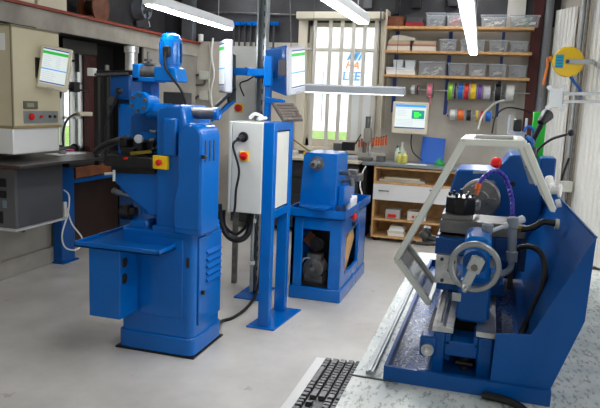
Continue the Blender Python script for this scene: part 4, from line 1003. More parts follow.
# ================================================================== SHELVES
YS0, YS1 = 8.0, YB-.03
sx0, sx1 = A(384.5, 50, Y=YS0).x, A(532, 55, Y=YS0).x
zsh = []
BOX_CLEAR = CLEAR
for i, (ya, yb_) in enumerate(((24.5, 28.5), (48.5, 54), (73.2, 79))):
    za, zb2 = A(385, ya, Y=YS0).z, A(530, yb_, Y=YS0).z
    z = (za+zb2)/2; zsh.append(z)
    solo('wall_shelf', MB().box(sx0, sx1, YS0, YS1, z-.03, z), PLYE, ('top', 'middle', 'bottom')[i]+' wooden wall shelf above the rear workbench', 'shelf', 'long wooden shelves on the back wall', .002)
m = MB(); a = A(385.5, 50, Y=YS0+.02).x
solo('shelf_upright', MB().box(a-.025, a-.002, YS0+.02, YS1, zt+.4, zsh[0]+.2), mat('pale_upright', (190, 180, 160), .6), 'pale wooden upright at the left end of the wall shelves', 'upright')
for i, x in enumerate((396, 449, 502)):
    p = A(x, 60, Y=YB-.03).x
    solo('shelf_rail', MB().box(p-.022, p+.022, YB-.028, YB-.001, 1.55, 2.6), mat('rail_blue', (30, 60, 130), .5) if i == 0 else MATS['rail_blue'], ('left', 'middle', 'right')[i]+' dark blue steel rail behind the wall shelves', 'rail', 'dark blue rails behind the shelves')
def bin_(x0, x1, ytop, shelf, content, lab, lid=False, Y=8.04, small=False):
    z = zsh[shelf]+.001
    xa, xb = A(x0, 60, Y=Y).x, A(x1, 60, Y=Y).x
    ztop = A((x0+x1)/2, ytop, Y=Y).z
    t = thing('storage_bin', lab, 'bin', ((xa+xb)/2, Y+.1, z), 'clear storage bins on the wall shelves')
    d = .2; k = .012; w = .004
    m = MB()
    # tapered walls
    def ring(zz, e, inn): return [(xa+e+inn, Y+e+inn, zz), (xb-e-inn, Y+e+inn, zz), (xb-e-inn, Y+d-e-inn, zz), (xa+e+inn, Y+d-e-inn, zz)]
    bo, to, ti, bi = ring(z, k, 0), ring(ztop, 0, 0), ring(ztop, 0, w), ring(z+w, k, w)
    m.add(bo+to+ti+bi, [(0,3,2,1)]+[(i, (i+1)%4, 4+(i+1)%4, 4+i) for i in range(4)]+[(4+i, 4+(i+1)%4, 8+(i+1)%4, 8+i) for i in range(4)]+[(8+i, 8+(i+1)%4, 12+(i+1)%4, 12+i) for i in range(4)]+[(12,13,14,15)])
    link('shell', m, CLEAR, t)
    e = .006; r = MB(); r.box(xa-e, xb+e, Y-e, Y, ztop-.012, ztop); r.box(xa-e, xb+e, Y+d, Y+d+e, ztop-.012, ztop); r.box(xa-e, xa, Y-e, Y+d+e, ztop-.012, ztop); r.box(xb, xb+e, Y-e, Y+d+e, ztop-.012, ztop)
    link('rim', r, mat('bin_rim', (176, 182, 186), .3, alpha=.6) if 'bin_rim' not in MATS else MATS['bin_rim'], t)
    if content:
        mm_, nm, fill = content
        rr = random.Random(int(x0*7)); c = MB()
        n = int(26)
        for k_ in range(n):
            s_ = rr.uniform(.012, .03); px_ = rr.uniform(xa+.03+s_, xb-.03-s_) if xb-xa > .13 else (xa+xb)/2+rr.uniform(-.01, .01); py_ = rr.uniform(Y+.025+s_, Y+d-.05); pz_ = z+.012+rr.uniform(0, 1)*fill*(ztop-z)
            c.m = rr.randrange(len(mm_)) if rr.random() < .6 else 0
            c.bar((px_-s_, py_, pz_), (px_+s_, py_+rr.uniform(-.01, .01), pz_+rr.uniform(0, .02)), s_*rr.uniform(.5, 1), s_*rr.uniform(.4, .9))
        o = solo('assorted_parts', c, mm_, nm+' in the '+lab.split(',')[0].replace('clear bin', 'bin'), 'parts'); o['kind'] = 'stuff'
    return t
W_, D_, S_ = mat('part_white', (220, 220, 215), .5), mat('part_dark', (70, 72, 78), .5), mat('part_silver', (150, 152, 155), .4, metal=.3)
GP = mat('part_green', (90, 170, 90), .5); RP = mat('part_red', (190, 70, 60), .5)
bin_(423, 442, 12.5, 0, ([D_, S_, W_], 'grey small parts', .5), 'clear bin second on the top shelf, right of the red box')
bin_(443.5, 462, 13, 0, ([RP, W_, S_], 'reddish small parts', .7), 'clear bin with reddish parts on the top shelf, left of the lamp')
bin_(477.5, 503, 14.5, 0, ([W_, S_, D_], 'pale cables', .6), 'clear bin with pale cables on the top shelf, right of the lamp')
bin_(507, 536, 15, 0, ([W_, GP, D_], 'white and green parts', .6), 'clear bin with green lump at the right end of the top shelf')
bin_(438, 455, 39, 1, ([S_, W_, D_], 'tall pale packets', .8), 'clear bin with packets on the middle shelf, right of the box stacks')
bin_(459, 484, 39.5, 1, ([D_, S_], 'dull metal parts', .5), 'clear bin partly behind the ceiling lamp on the middle shelf')
bin_(487.5, 506.5, 40, 1, ([D_, W_, D_], 'dark parts with one white piece', .4), 'clear bin second from right on the middle shelf')
bin_(509, 527, 41, 1, ([D_, S_], 'grey parts', .3), 'clear bin at the right end of the middle shelf')
bin_(419, 446, 61.5, 2, ([W_, W_, S_], 'white fittings', .5), 'wide clear bin with white fittings on the bottom shelf')
bin_(448.5, 466.5, 63, 2, ([D_, RP, S_], 'dark and red parts', .3), 'clear bin second on the bottom shelf with dark parts')
bin_(469, 487, 63.5, 2, ([W_, CREAM2, W_], 'cream fittings', .35), 'clear bin with cream fittings on the bottom shelf')
bin_(489.5, 507.5, 64, 2, ([D_, W_, YLB], 'mixed dark parts', .4), 'clear bin second from right on the bottom shelf')
bin_(509.5, 528, 65, 2, ([S_, D_], 'shiny grey parts', .4), 'clear bin at the right end of the bottom shelf')
def flat(name, x0, x1, ya, shelf, z0_, h, mt, lab, cat, group=None, Y=8.05, d=.18):
    z = zsh[shelf]+z0_+.001; a, b = A(x0, 60, Y=Y).x, A(x1, 60, Y=Y).x
    return solo(name, MB().box(a, b, Y, Y+d, z, z+h-.001), mt, lab, cat, group, .002)
flat('brown_box', 385, 401, 16, 0, 0, .12, BROWN, 'brown cardboard box at the left end of the top shelf', 'box')
flat('red_box', 403, 421, 19, 0, 0, .05, mat('crimson_box', (150, 24, 34), .5), 'flat crimson box on the top shelf', 'box')
flat('grey_case', 404, 420, 16, 0, .05, .06, CHAR, 'dark grey case lying on the flat crimson box', 'case')
CB1, CB2 = mat('carton_tan', (176, 158, 130), .7), mat('carton_redprint', (176, 110, 92), .7)
for sx, (xa, xb) in enumerate(((386, 409), (411.5, 435))):
    side = ('left', 'right')[sx]
    flat('small_carton', xa, xb, 46, 1, 0, .055, mat('carton_white%d' % sx, (206, 200, 190), .7), 'white carton, bottom of the %s stack on the middle shelf' % side, 'box')
    flat('small_carton', xa, xb, 44, 1, .055, .02, CB2, 'thin red-brown carton in the middle of the %s stack' % side, 'box')
    flat('small_carton', xa+1, xb, 41, 1, .075, .045, CB1, 'tan carton on top of the %s stack on the middle shelf' % side, 'box')
z = zsh[1]+.121; a, b = A(388, 60, Y=8.08).x, A(415, 60, Y=8.08).x
solo('rolled_papers', MB().prism([(a, z), (b, z), (b-.02, z+.035), ((a+b)/2-.04, z+.075), (a+.04, z+.06)], 'y', 8.08, 8.2), mat('paper_cream', (206, 200, 184), .7), 'crumpled cream paper bundle on the left carton stack', 'papers', bevel=.008)
for i in range(3):
    flat('white_box', 387-.3*i, 416-.5*i, 70, 2, .03*i, .03, (PAPER, WHITE, mat('white_box_b', (206, 210, 212), .5))[i], ('lowest', 'middle', 'topmost')[i]+' white flat box of the pile on the bottom shelf', 'box', 'white flat boxes on the bottom shelf')
for i, (xa, xb) in enumerate(((393, 403.5), (405, 416))):
    a, b = A(xa, 60, Y=8.08).x, A(xb, 60, Y=8.08).x; z = zsh[2]+.091
    k_ = .01
    m = MB(); m.add([(a+k_, 8.09, z), (b-k_, 8.09, z), (b-k_, 8.2, z), (a+k_, 8.2, z), (a, 8.08, z+.09), (b, 8.08, z+.09), (b, 8.21, z+.09), (a, 8.21, z+.09)], [(0,3,2,1),(4,5,6,7),(0,1,5,4),(1,2,6,5),(2,3,7,6),(3,0,4,7)])
    solo('plastic_cup', m, mat('milky_tub%d' % i, (206, 212, 214), .3), ('left', 'right')[i]+' small milky tub on the pile of white flat boxes', 'tub', bevel=.004)

# wire spools on two rods
def spool(x0, x1, yc, r_px, mt, lab, rodY, wire_r=None):
    a, b = A(x0, yc, Y=rodY), A(x1, yc, Y=rodY); zc_ = rod_z(rodY, yc, (a.x+b.x)/2)
    t = thing('wire_spool', lab, 'spool', ((a.x+b.x)/2, rodY, zc_), 'wire spools on the wall rods')
    R_ = r_px/642.6*8.45; w = .006
    for xx in (a.x, b.x-w): link('flange', MB().cyl((xx, rodY, zc_), (xx+w, rodY, zc_), R_, n=24), mat('spool_flange', (190, 194, 196), .3, alpha=.75) if 'spool_flange' not in MATS else MATS['spool_flange'], t)
    link('wire', MB().lathe([(0, R_*.8), (.004, R_*.88), (b.x-a.x-2*w-.004, R_*.88), (b.x-a.x-2*w, R_*.8)], (a.x+w, rodY, zc_), (1, 0, 0), n=24), mt, t)
def rod_z(Y, yc, x): return rodz
SPM = {k: mat('wire_'+k, c, .45) for k, c in dict(white=(214, 214, 208), darkred=(120, 30, 30), lime=(140, 200, 40), black=(26, 26, 28), blue=(24, 110, 210), red=(214, 28, 34), yellow=(236, 196, 30), violet=(120, 70, 170), grey=(206, 206, 210), orange=(230, 110, 40)).items()}
RY = 8.12
for ri, (xa, xb, ya, lst) in enumerate(((409, 530, 91.5, [(411, 415.5, 5, 'white', 'small white'), (416.5, 419.5, 5, 'darkred', 'narrow dark red'), (427, 433, 7, None, 'pink'), (448, 453.5, 9, 'lime', 'lime green'), (454, 457, 8, 'black', 'narrow black'),
      (458, 463.5, 8, 'blue', 'upper blue'), (464, 469.5, 8.5, 'red', 'upper red'), (470, 476.5, 8.5, 'yellow', 'wide yellow'), (477.5, 482.5, 7.5, 'violet', 'violet'), (483, 491, 7.5, 'grey', 'pale grey'), (494.5, 501.5, 8.5, 'black', 'wide black'), (505.5, 514.5, 8.5, 'white', 'large white')]),
     (446, 494, 115.5, [(449.5, 456, 5.5, 'white', 'white'), (457, 464.5, 5.5, 'orange', 'orange'), (466, 471.5, 5.5, 'black', 'black'), (475.5, 479, 5.5, 'yellow', 'narrow yellow'), (479.7, 484, 5.5, 'red', 'red'), (485, 491.5, 5.5, 'blue', 'blue')]))):
    rodz = A((xa+xb)/2, ya, Y=RY).z
    rt_ = thing('spool_rod', ('upper', 'lower')[ri]+' steel rod holding wire spools on the back wall', 'rod', (A(xa, ya, Y=RY).x, RY, rodz))
    link('rod', MB().cyl((A(xa, ya, Y=RY).x, RY, rodz), (A(xb, ya, Y=RY).x, RY, rodz), .007), STEEL, rt_)
    for x in ((449, 503) if ri == 0 else (447.5, 493)):
        p = A(x, ya, Y=RY).x; link('bracket', MB().box(p-.006, p+.006, RY-.012, YB-.001, rodz-.02, rodz+.0), NAVY, rt_)
    for x0_, x1_, r_, c_, nm in lst:
        spool(x0_, x1_, ya, r_, SPM[c_] if c_ else PINKW, '%s wire spool on the %s rod' % (nm, ('upper', 'lower')[ri]), RY)
p = A(430, 100, Y=RY-.05)
solo('pink_wire_tail', MB().tube([A(430, 96, Y=RY-.06), A(430.5, 102, Y=RY-.05), A(429, 108, Y=RY-.05)], .006), PINKW, 'end of pink wire hanging from the pink spool', 'wire')

# clamps on the dark wall, conduits, boxes
cr = thing('clamp_rail', 'blue rail on the dark wall carrying a row of clamps', 'rail', (A(254, 24, Y=YB).x, YB-.05, A(254, 24, Y=YB).z))
a, b = A(231, 24, Y=YB-.05), A(278, 25, Y=YB-.05)
link('rail', MB().box(a.x, b.x, YB-.05, YB-.001, a.z-.02, a.z+.03), BLUE, cr, .003)
nm = ['leftmost', 'second from left', 'third from left', 'fourth from left', 'fourth from right', 'third from right', 'second from right', 'rightmost']
for k in range(8):
    x = a.x+.05+(b.x-a.x-.1)*k/7
    t = thing('bar_clamp', 'long clamp with blue jaws on the dark wall, %s of eight' % nm[k], 'clamp', (x, YB-.08, a.z-.3), 'bar clamps on the dark wall')
    link('bar', MB().box(x-.012, x+.012, YB-.075, YB-.06, a.z-.34, a.z-.021), CHAR, t)
    link('jaw', MB().box(x-.03, x+.03, YB-.10, YB-.051, a.z-.36, a.z-.30), BLUE, t, .004)
    link('jaw', MB().box(x-.02, x+.02, YB-.10, YB-.052, a.z-.02, a.z+.02), BLUE, t, .004)
for i, (xa, xb, ya, yb_) in enumerate(((199, 207, 71, 79.5), (199, 207, 91, 100))):
    o = MB().box(*onY(xa, xb, ya, yb_, YB-.06, .0, .058)); solo('junction_box', o, LGREY, ('upper', 'lower')[i]+' pale junction box on the back wall left of the panel', 'box', 'junction boxes on the back wall', .004)
q = A(200.5, 38, Y=YB-.06)
solo('siren', MB().cyl((q.x, YB-.05, q.z-.05), (q.x, YB-.05, q.z+.05), .036), WHITE, 'small white cylindrical sounder on the back wall near the column', 'sounder', bevel=.005)
def W8(x, y): return A(x, y, Y=YB-.03)
solo('conduit', MB().tube([W8(195, 75), W8(199, 75)], .015, smooth=False), DSTEEL, 'short grey conduit stub left of the upper junction box', 'conduit')
solo('conduit', MB().tube([W8(195, 85), W8(200, 85), W8(204, 84), W8(205, 80)], .016), DSTEEL, 'curved grey conduit just below the upper junction box', 'conduit')
solo('conduit', MB().tube([W8(195, 100), W8(196.5, 97), W8(199, 96)], .015), DSTEEL, 'curved grey conduit left of the lower junction box', 'conduit')
solo('cable_bundle', MB().tube([W8(213, 38), W8(211.5, 56), W8(214, 74), W8(211, 92), W8(213, 112)], .014), WHITE, 'pale cables running down the back wall beside the junction boxes', 'cable')
solo('cable_bundle', MB().tube([W8(209.5, 44), W8(210.5, 62), W8(209, 80), W8(210, 104)], .009), LGREY, 'thin pale cable running down the wall left of the cable bundle', 'cable')
solo('hanging_chain', MB().tube([A(290, 0, Y=8.1), A(291, 40, Y=8.1), A(291, 78, Y=8.1)], .006), DSTEEL, 'thin chain hanging left of the window', 'chain')
solo('blind_chain', MB().tube([A(381, 8, Y=8.15), A(379.5, 50, Y=8.15), A(378, 84, Y=8.15)], .007), CHAR, 'bead chain hanging at the right side of the window', 'chain')
# dark things high on the wall
for i, (xa, xb, ya, yb_) in enumerate(((412, 421, 0, 8), (448, 458, 0, 6), (395, 399, 0, 14))):
    solo('wall_bracket', MB().box(*onY(xa, xb, -6 if ya == 0 else ya, yb_, YB-.1, 0, .099)), BLACK, ('square black bracket high above the red box', 'black bracket high above the second bin', 'narrow black pipe bracket above the brown box')[i], 'bracket', bevel=.004)
q = onY(363, 372, 0, 8, YB-.08, 0, .079)
solo('wall_speaker', MB().box(q[0], q[1], q[2], q[3], q[4], q[5]+.1), CHAR, 'small dark box above the window', 'box', bevel=.004)
solo('copper_pipe', MB().tube([W8(186, 12), W8(240, 13), W8(300, 15)], .012), DSTEEL, 'thin pipe running along the top of the back wall', 'pipe')

# machines standing behind the mill in the corner
solo('dark_tool_stand', MB().box(*onY(163, 184, 92, 108, 6.6, 0, .2)).box(*onY(166, 180, 108, 240, 6.62, 0, .15)), CHAR, 'dark tool stand behind the motor near the left pillar', 'stand', bevel=.01)

# ================================================================== HANGING LAMPS
def lamp(name, lab, x, y0, y1, z, w=.085, h=.07, mt=TUBE, rot=None):
    t = thing(name, lab, 'lamp', (x, (y0+y1)/2, z))
    link('housing', MB().prism([(x-w/2, z+.008), (x+w/2, z+.008), (x+w/2, z+h*.6), (x+w/2-.012, z+h), (x-w/2+.012, z+h), (x-w/2, z+h*.6)], 'y', y0, y1), LAMPW, t, .003)
    link('diffuser', MB().box(x-w/2+.014, x+w/2-.014, y0+.02, y1-.01, z, z+.010), mt, t)
    for y in (y0+.2, y1-.2): link('suspension_wire', MB().cyl((x, y, z+h), (x, y, CEIL), .0025, n=6), STEEL, t)
    if rot: t.rotation_euler = (0, 0, rot)
    return t
lamp('ceiling_lamp', 'leftmost lit white strip lamp above the milling machine', -1.985, 3.46, 4.66, 2.15)
lamp('ceiling_lamp', 'lit white strip lamp hanging in front of the window', -.87, 2.6, 4.27, 2.15)
lamp('ceiling_lamp', 'lit white strip lamp in front of the shelves, far one of two in line', -.222, 4.385, 6.57, 2.15, rot=.0193)
lamp('ceiling_lamp', 'lit white strip lamp in line nearer than the one by the shelves', -.184, 2.6, 4.375, 2.15, rot=.0193)
for i, (lx, ly) in enumerate(((-2.6, 5.6), (-.6, 5.6), (-2.6, 1.6), (1.2, 1.6), (-3.2, 7.0), (-1.9, 7.0), (-.4, 7.0))):  # unseen lamps, added only to brighten the room
    lamp('ceiling_lamp', 'unseen strip lamp added close under the ceiling for brightness, %s' % ('behind the milling machine', 'between the small lathe and the big lathe', 'nearest left corner', 'nearest right corner', 'in the far left corner', 'above the window bench', 'above the shelves')[i], lx, ly, ly+1.2, CEIL-.10)
# bench lamp across the window
q0, q1 = A(303, 88, Y=7.75), A(405, 91, Y=7.75)
zz = (q0.z+q1.z)/2
bl_ = thing('bench_lamp', 'long pale grey lamp hanging across the window above the bench', 'lamp', ((q0.x+q1.x)/2, 7.75, zz))
link('housing', MB().prism([(7.70, zz-.045), (7.80, zz-.045), (7.80, zz+.03), (7.78, zz+.05), (7.72, zz+.05), (7.70, zz+.03)], 'x', q0.x, q1.x), mat('grey_lamp_housing', (176, 182, 188), .4), bl_, .003)
link('diffuser', MB().box(q0.x+.02, q1.x-.02, 7.71, 7.79, zz-.055, zz-.045), emi('window_glow_diffuser', (244, 248, 255), 1.5), bl_)  # lamp is off; emission imitates window light on its underside
for x in (q0.x+.1, q1.x-.12): link('suspension_wire', MB().cyl((x, 7.75, zz+.05), (x, 7.75, CEIL), .003, n=6), CHAR, bl_)

# ================================================================== RIGHT WALL THINGS
def W(x, y, out=0):     # the point of the slanted right wall (shifted by out) seen at x, y
    d = fw*FPX + rt*(x-300) + up*(204-y)
    t = (RW0+rn*out-C0).dot(rn)/d.dot(rn)
    return C0+d*t
solo('conduit', MB().cyl(tuple(V((W(578, 60, -.05).x, W(578, 60, -.05).y, 0))), tuple(V((W(578, 60, -.05).x, W(578, 60, -.05).y, CEIL))), .028), ZINC, 'galvanised vertical conduit on the right wall behind the hose reel', 'conduit')
solo('conduit', MB().cyl(tuple(V((W(583, 60, -.03).x, W(583, 60, -.03).y, 0))), tuple(V((W(583, 60, -.03).x, W(583, 60, -.03).y, CEIL))), .016), DSTEEL, 'thin dark vertical conduit beside the galvanised one on the right wall', 'conduit')
q = W(568, 62, -.32)
hr = thing('hose_reel', 'round yellow hose reel with blue label on the right wall', 'reel', tuple(q))
D_ = (q-C0).length; R_ = 13.4/642.6*D_; dd = (C0-q).normalized(); dd.z = 0; dd.normalize()
dd = V((dd.x*.6-.1, dd.y, 0)).normalized()
link('drum', MB().lathe([(0, R_*.9), (.015, R_), (.09, R_), (.105, R_*.93), (.11, R_*.6)], q-dd*.06, dd, n=40), mat('reel_yellow', (232, 190, 24), .35), hr)
sd = dd.cross(V((0, 0, 1))).normalized()*-1
if sd.x < 0: sd = -sd
fc_ = q+dd*.052
link('label', MB().slab([fc_-sd*.12+V((0,0,-.065)), fc_-sd*.04+V((0,0,-.065)), fc_-sd*.04+V((0,0,.07)), fc_-sd*.12+V((0,0,.07))], dd, .003), mat('reel_label', (40, 160, 190), .5), hr)
lb_m = MB()
for k in range(4): lb_m.slab([fc_+dd*.003-sd*.11+V((0,0,-.05+.03*k)), fc_+dd*.003-sd*.05+V((0,0,-.05+.03*k)), fc_+dd*.003-sd*.05+V((0,0,-.043+.03*k)), fc_+dd*.003-sd*.11+V((0,0,-.043+.03*k))], dd, .002)
link('label_lines', lb_m, NAVY, hr)
link('hub', MB().cyl(q+dd*.05, q+dd*.075, .02), CHAR, hr)
link('bracket', MB().bar(q+dd*.065-sd*.02, q+dd*.065+sd*.24, .01, .05).bar(q+dd*.065+sd*.235, q-dd*.25+sd*.25, .01, .05), ZINC, hr, .002)
o1 = q-sd*(R_+.005)+V((0, 0, .03))
link('hose_guide', MB().cyl(o1-V((.01, 0, .03)), o1+V((-.01, 0, .03)), .022), mat('brass_fitting', (180, 120, 50), .35, metal=.5), hr)
link('orange_hose', MB().tube([q-sd*(R_-.03)+V((0,0,.05)), o1+V((-.04, 0, 0)), A(547.5, 66, Y=q.y), A(544.5, 78, Y=q.y), A(543, 86, Y=q.y)], .014), mat('hose_orange', (216, 120, 50), .45), hr)
link('nozzle', MB().cyl(A(543, 85, Y=q.y), A(542, 98, Y=q.y), .018, .015), DSTEEL, hr)
link('blue_hose', MB().tube([q+V((.03, 0, -R_+.02)), A(574, 82, Y=q.y), A(580, 89, Y=q.y+.05), A(581, 97, Y=q.y+.05)], .016), mat('hose_blue', (30, 90, 170), .4), hr)
# swing arm with monitor plate
Ya = 5.2
va = thing('swing_arm', 'light grey monitor swing arm with empty star shaped plate', 'arm', tuple(A(552, 96, Y=Ya)))
cpl = A(556, 98, Y=Ya); s_ = .068
m = MB()
for sx_, sz_ in ((-1, 1), (1, 1), (-1, -1), (1, -1)):
    m.bar(cpl, cpl+V((sx_*s_*.75, 0, sz_*s_*1.1)), .03, .008, (0, 1, 0)); m.cyl(cpl+V((sx_*s_*.75, -.008, sz_*s_*1.1)), cpl+V((sx_*s_*.75, .008, sz_*s_*1.1)), .02)
m.box(cpl.x-.045, cpl.x+.045, Ya-.008, Ya+.008, cpl.z-.07, cpl.z+.07)
link('plate', m, mat('arm_grey', (182, 186, 186), .45), va, .002)
e0 = cpl+V((.03, .02, 0)); e1 = A(601, 98, Y=Ya+.1); e2 = RW(3.35, .02); e2.z = e1.z
ex = e1+(e1-e0)*.6
link('arm', MB().bar(e0+V((0, 0, .032)), ex+V((0, 0, .032)), .03, .024).bar(e0-V((0, 0, .026)), ex-V((0, 0, .026)), .03, .022), MATS['arm_grey'], va, .003)
link('arm_joint', MB().cyl(e0-V((0, 0, .04)), e0+V((0, 0, .05)), .026).cyl(ex-V((0, 0, .04)), ex+V((0, 0, .05)), .026), MATS['arm_grey'], va, .003)
best = None
tt = (RW0-ex).dot(rn); w0 = ex+rn*(tt+.02)
link('wall_arm', MB().bar(ex, w0, .03, .05), MATS['arm_grey'], va, .003)
link('wall_plate', MB().bar(w0-rd*.06, w0+rd*.06, .03, .16), MATS['arm_grey'], va, .003)
solo('wall_socket', MB().bar(W(563, 186, -.08), W(569, 187, -.08), .10, .12), LGREY, 'pale socket box low on the right wall behind the lathe guard', 'socket', bevel=.01)
solo('black_cable', MB().tube([W(569, 158, -.06), W(566, 166, -.08), W(563, 175, -.1), W(561, 183, -.12)], .012), RUBBER, 'short black cable dropping to the pale socket box on the right wall', 'cable')

# ================================================================== NEAR BENCH
BZ = .90
nb = thing('machine_bench', 'bench topped with mottled galvanised sheet under the large lathe', 'bench', (.2, 2.2, 0))
bx0, bx1, by0, by1 = -.312, .72, .55, 3.25
ys = 1.64
m = MB(); m.box(bx0, bx1, ys+.002, by1, BZ-.03, BZ)
link('top_sheet', m, BENCH, nb, .0015)
m = MB(); m.prism([(bx0, by0), (bx1, by0), (bx1, ys), (bx0, ys)], 'z', BZ-.03, BZ-.001)
link('top_sheet', m, BENCH, nb, .0015)
m = MB()
a, b = A(352, 377.5, Z=BZ), A(384, 388.5, Z=BZ)
m.bar((bx0, ys+.001, BZ+.0005), (-.20, ys+.001, BZ+.0005), .006, .003)
link('seam', m, CHAR, nb)
link('frame', MB().box(bx0+.18, bx1-.06, by0+.1, by1-.1, BZ-.09, BZ-.031), CHAR, nb)
for x in (bx0+.2, bx1-.14):
    for y in (by0+.12, by1-.2): link('leg', MB().box(x, x+.06, y, y+.06, 0, BZ-.09), CHAR, nb)
rl0, rl1 = A(376, 382, Z=BZ), A(408, 296, Z=BZ)
solo('guide_rail', MB().bar((-.268, 1.66, BZ+.006), (-.268, 3.0, BZ+.006), .022, .010).bar((-.268, 1.66, BZ+.010), (-.268, 3.0, BZ+.010), .008, .010), ZINC, 'thin metal rail lying along the bench left of the blue chip tray', 'rail', bevel=.001)
# keyboard tray + keyboard
kt = thing('keyboard_tray', 'white pull-out keyboard tray at the left edge of the bench', 'tray', (-.36, 1.6, .78))
tk = .785
a, b = A(318, 355, Z=tk), A(281, 408, Z=tk)
link('tray_board', MB().box(-.505, -.14, 1.15, 2.0, tk-.016, tk), WHITE, kt, .002)
link('runner', MB().box(-.14, -.12, 1.2, 1.95, tk, BZ-.03), CHAR, kt)
kb = keyboard('large black keyboard on the white pull-out tray in the foreground', L=.45, W=.165, body=BLACK, keym=mat('black_keys', (62, 62, 64), .38), individual=True)
kb.location = (-.385, 1.735, tk); kb.rotation_euler = (0, 0, -PI/2)

# ================================================================== LARGE LATHE
lt = thing('metal_lathe', 'large blue bench lathe with grey chuck and handwheel in the foreground', 'lathe', (0, 2.2, BZ))
tx0, tx1, ty0, ty1 = -.228, .195, 1.642, 2.95
RIM = .040
m = MB(); m.box(tx0+.003, tx1-.003, ty0+.003, ty1-.003, BZ+.001, BZ+.010)
link('chip_tray', m, TRAYM, lt)
m = MB()
for a_ in ((tx0, tx1, ty0, ty0+.010), (tx0, tx0+.010, ty0+.01, ty1-.01), (tx1-.01, tx1, ty0+.01, ty1-.01), (tx0, tx1, ty1-.01, ty1)): m.box(*a_, BZ-.001, BZ+RIM)
link('tray_rim', m, BLUE2, lt)
# bed
wz = 1.05
bl, br_ = -.112, .052
m = MB()
m.box(bl+.012, bl+.05, 1.72, 2.62, .95, wz-.015); m.box(br_-.045, br_-.01, 1.72, 2.62, .95, wz-.015)
m.box(bl+.02, br_-.02, 1.98, 2.02, .95, wz-.03); m.box(bl+.02, br_-.02, 2.3, 2.34, .95, wz-.03)
link('bed', m, BLUE2, lt, .004)
link('bed_way', MB().prism([(bl, wz-.015), (bl+.055, wz-.015), (bl+.055, wz), (bl+.035, wz), (bl+.025, wz+.008), (bl+.015, wz), (bl, wz)], 'y', 1.70, 2.62), STEEL, lt, .001)
link('bed_way', MB().box(br_-.05, br_, 1.70, 2.62, wz-.015, wz), STEEL, lt, .001)
# end leg
e0_, e1_ = 1.70, 1.80
m = MB(); m.box(bl+.005, bl+.035, e0_, e1_, BZ+.011, wz-.016); m.box(br_-.042, br_-.005, e0_, e1_, BZ+.011, wz-.016)
m.box(bl+.035, br_-.042, e0_, e1_, .972, 1.015); m.box(bl+.035, bl+.05, e0_, e1_, 1.0, wz-.016); m.box(br_-.055, br_-.042, e0_, e1_, 1.0, wz-.016)
m.box(bl-.01, br_+.005, e0_-.005, e1_, BZ+.011, BZ+.024)
link('end_leg', m, BLUE2, lt, .004)
link('end_leg_shade', MB().box(bl+.03, br_-.04, e1_+.05, e1_+.06, BZ+.011, wz-.02), BLK, lt)  # black sheet in place of the shade in the leg opening
link('jack_screw', MB().cyl((-.02, e0_+.05, BZ+.024), (-.02, e0_+.05, BZ+.06), .014).cyl((-.045, e0_+.03, BZ+.045), (0, e0_+.03, BZ+.045), .007), DARK, lt)
link('rear_leg', MB().box(bl, br_, 2.5, 2.68, BZ+.011, wz-.02), BLUE2, lt, .004)
# leadscrew bearing
q = A(427.5, 349, Y=1.69)
link('lead_bearing', MB().box(q.x-.022, q.x+.022, 1.69, 1.75, q.z-.024, q.z+.035), BLUE2, lt, .008)
link('lead_end', MB().cyl((q.x, 1.68, q.z), (q.x, 1.695, q.z), .017).cyl((q.x, 1.665, q.z), (q.x, 1.68, q.z), .010, n=6).cyl((q.x, 1.655, q.z), (q.x, 1.665, q.z), .005), STEEL, lt)
lq = V((q.x, 0, q.z+.012))
sc_ = MB().cyl((lq.x, 1.75, lq.z), (lq.x, 2.6, lq.z), .0105)
link('leadscrew', sc_, STEEL, lt)
tr_ = MB()
for k in range(60): tr_.torus((lq.x, 1.76+.004*k*1.0, lq.z), (0, 1, 0), .0105, .0014, n=16, k=5)
link('screw_thread', tr_, DSTEEL, lt)
link('feed_rod', MB().cyl((lq.x+.016, 1.75, lq.z+.035), (lq.x+.016, 2.6, lq.z+.035), .007), STEEL, lt)
link('side_rail', MB().box(lq.x+.018, lq.x+.028, 1.72, 2.6, lq.z+.02, lq.z+.062), STEEL, lt, .001)
# swarf: curled metal chips strewn in the tray
rr = random.Random(3); c_ = MB()
def chips(n, xa, xb, ya, yb, zf):
    for k in range(n):
        x_, y_ = rr.uniform(xa, xb), rr.uniform(ya, yb); a_ = rr.uniform(0, PI); l_ = rr.uniform(.002, .007); z_ = zf(x_, y_)+rr.uniform(.0005, .004)
        c_.bar((x_-l_*math.cos(a_), y_-l_*math.sin(a_), z_), (x_+l_*math.cos(a_), y_+l_*math.sin(a_), z_+rr.uniform(-.001, .002)), rr.uniform(.0008, .002), .0008)
chips(900, tx0+.014, bl-.01, 1.66, 2.6, lambda x, y: BZ+.010)
chips(420, br_+.005, .12, 1.70, 2.6, lambda x, y: BZ+.010+.03*max(0, 1-abs(x-.08)/.05)*max(0, 1-abs(y-2.15)/.4))
chips(60, tx0+.014, tx1-.02, 1.655, 1.69, lambda x, y: BZ+.010)
sw = link('metal_chips', c_, mat('swarf_bright', (190, 196, 202), .3, metal=.7), lt); sw['kind'] = 'stuff'
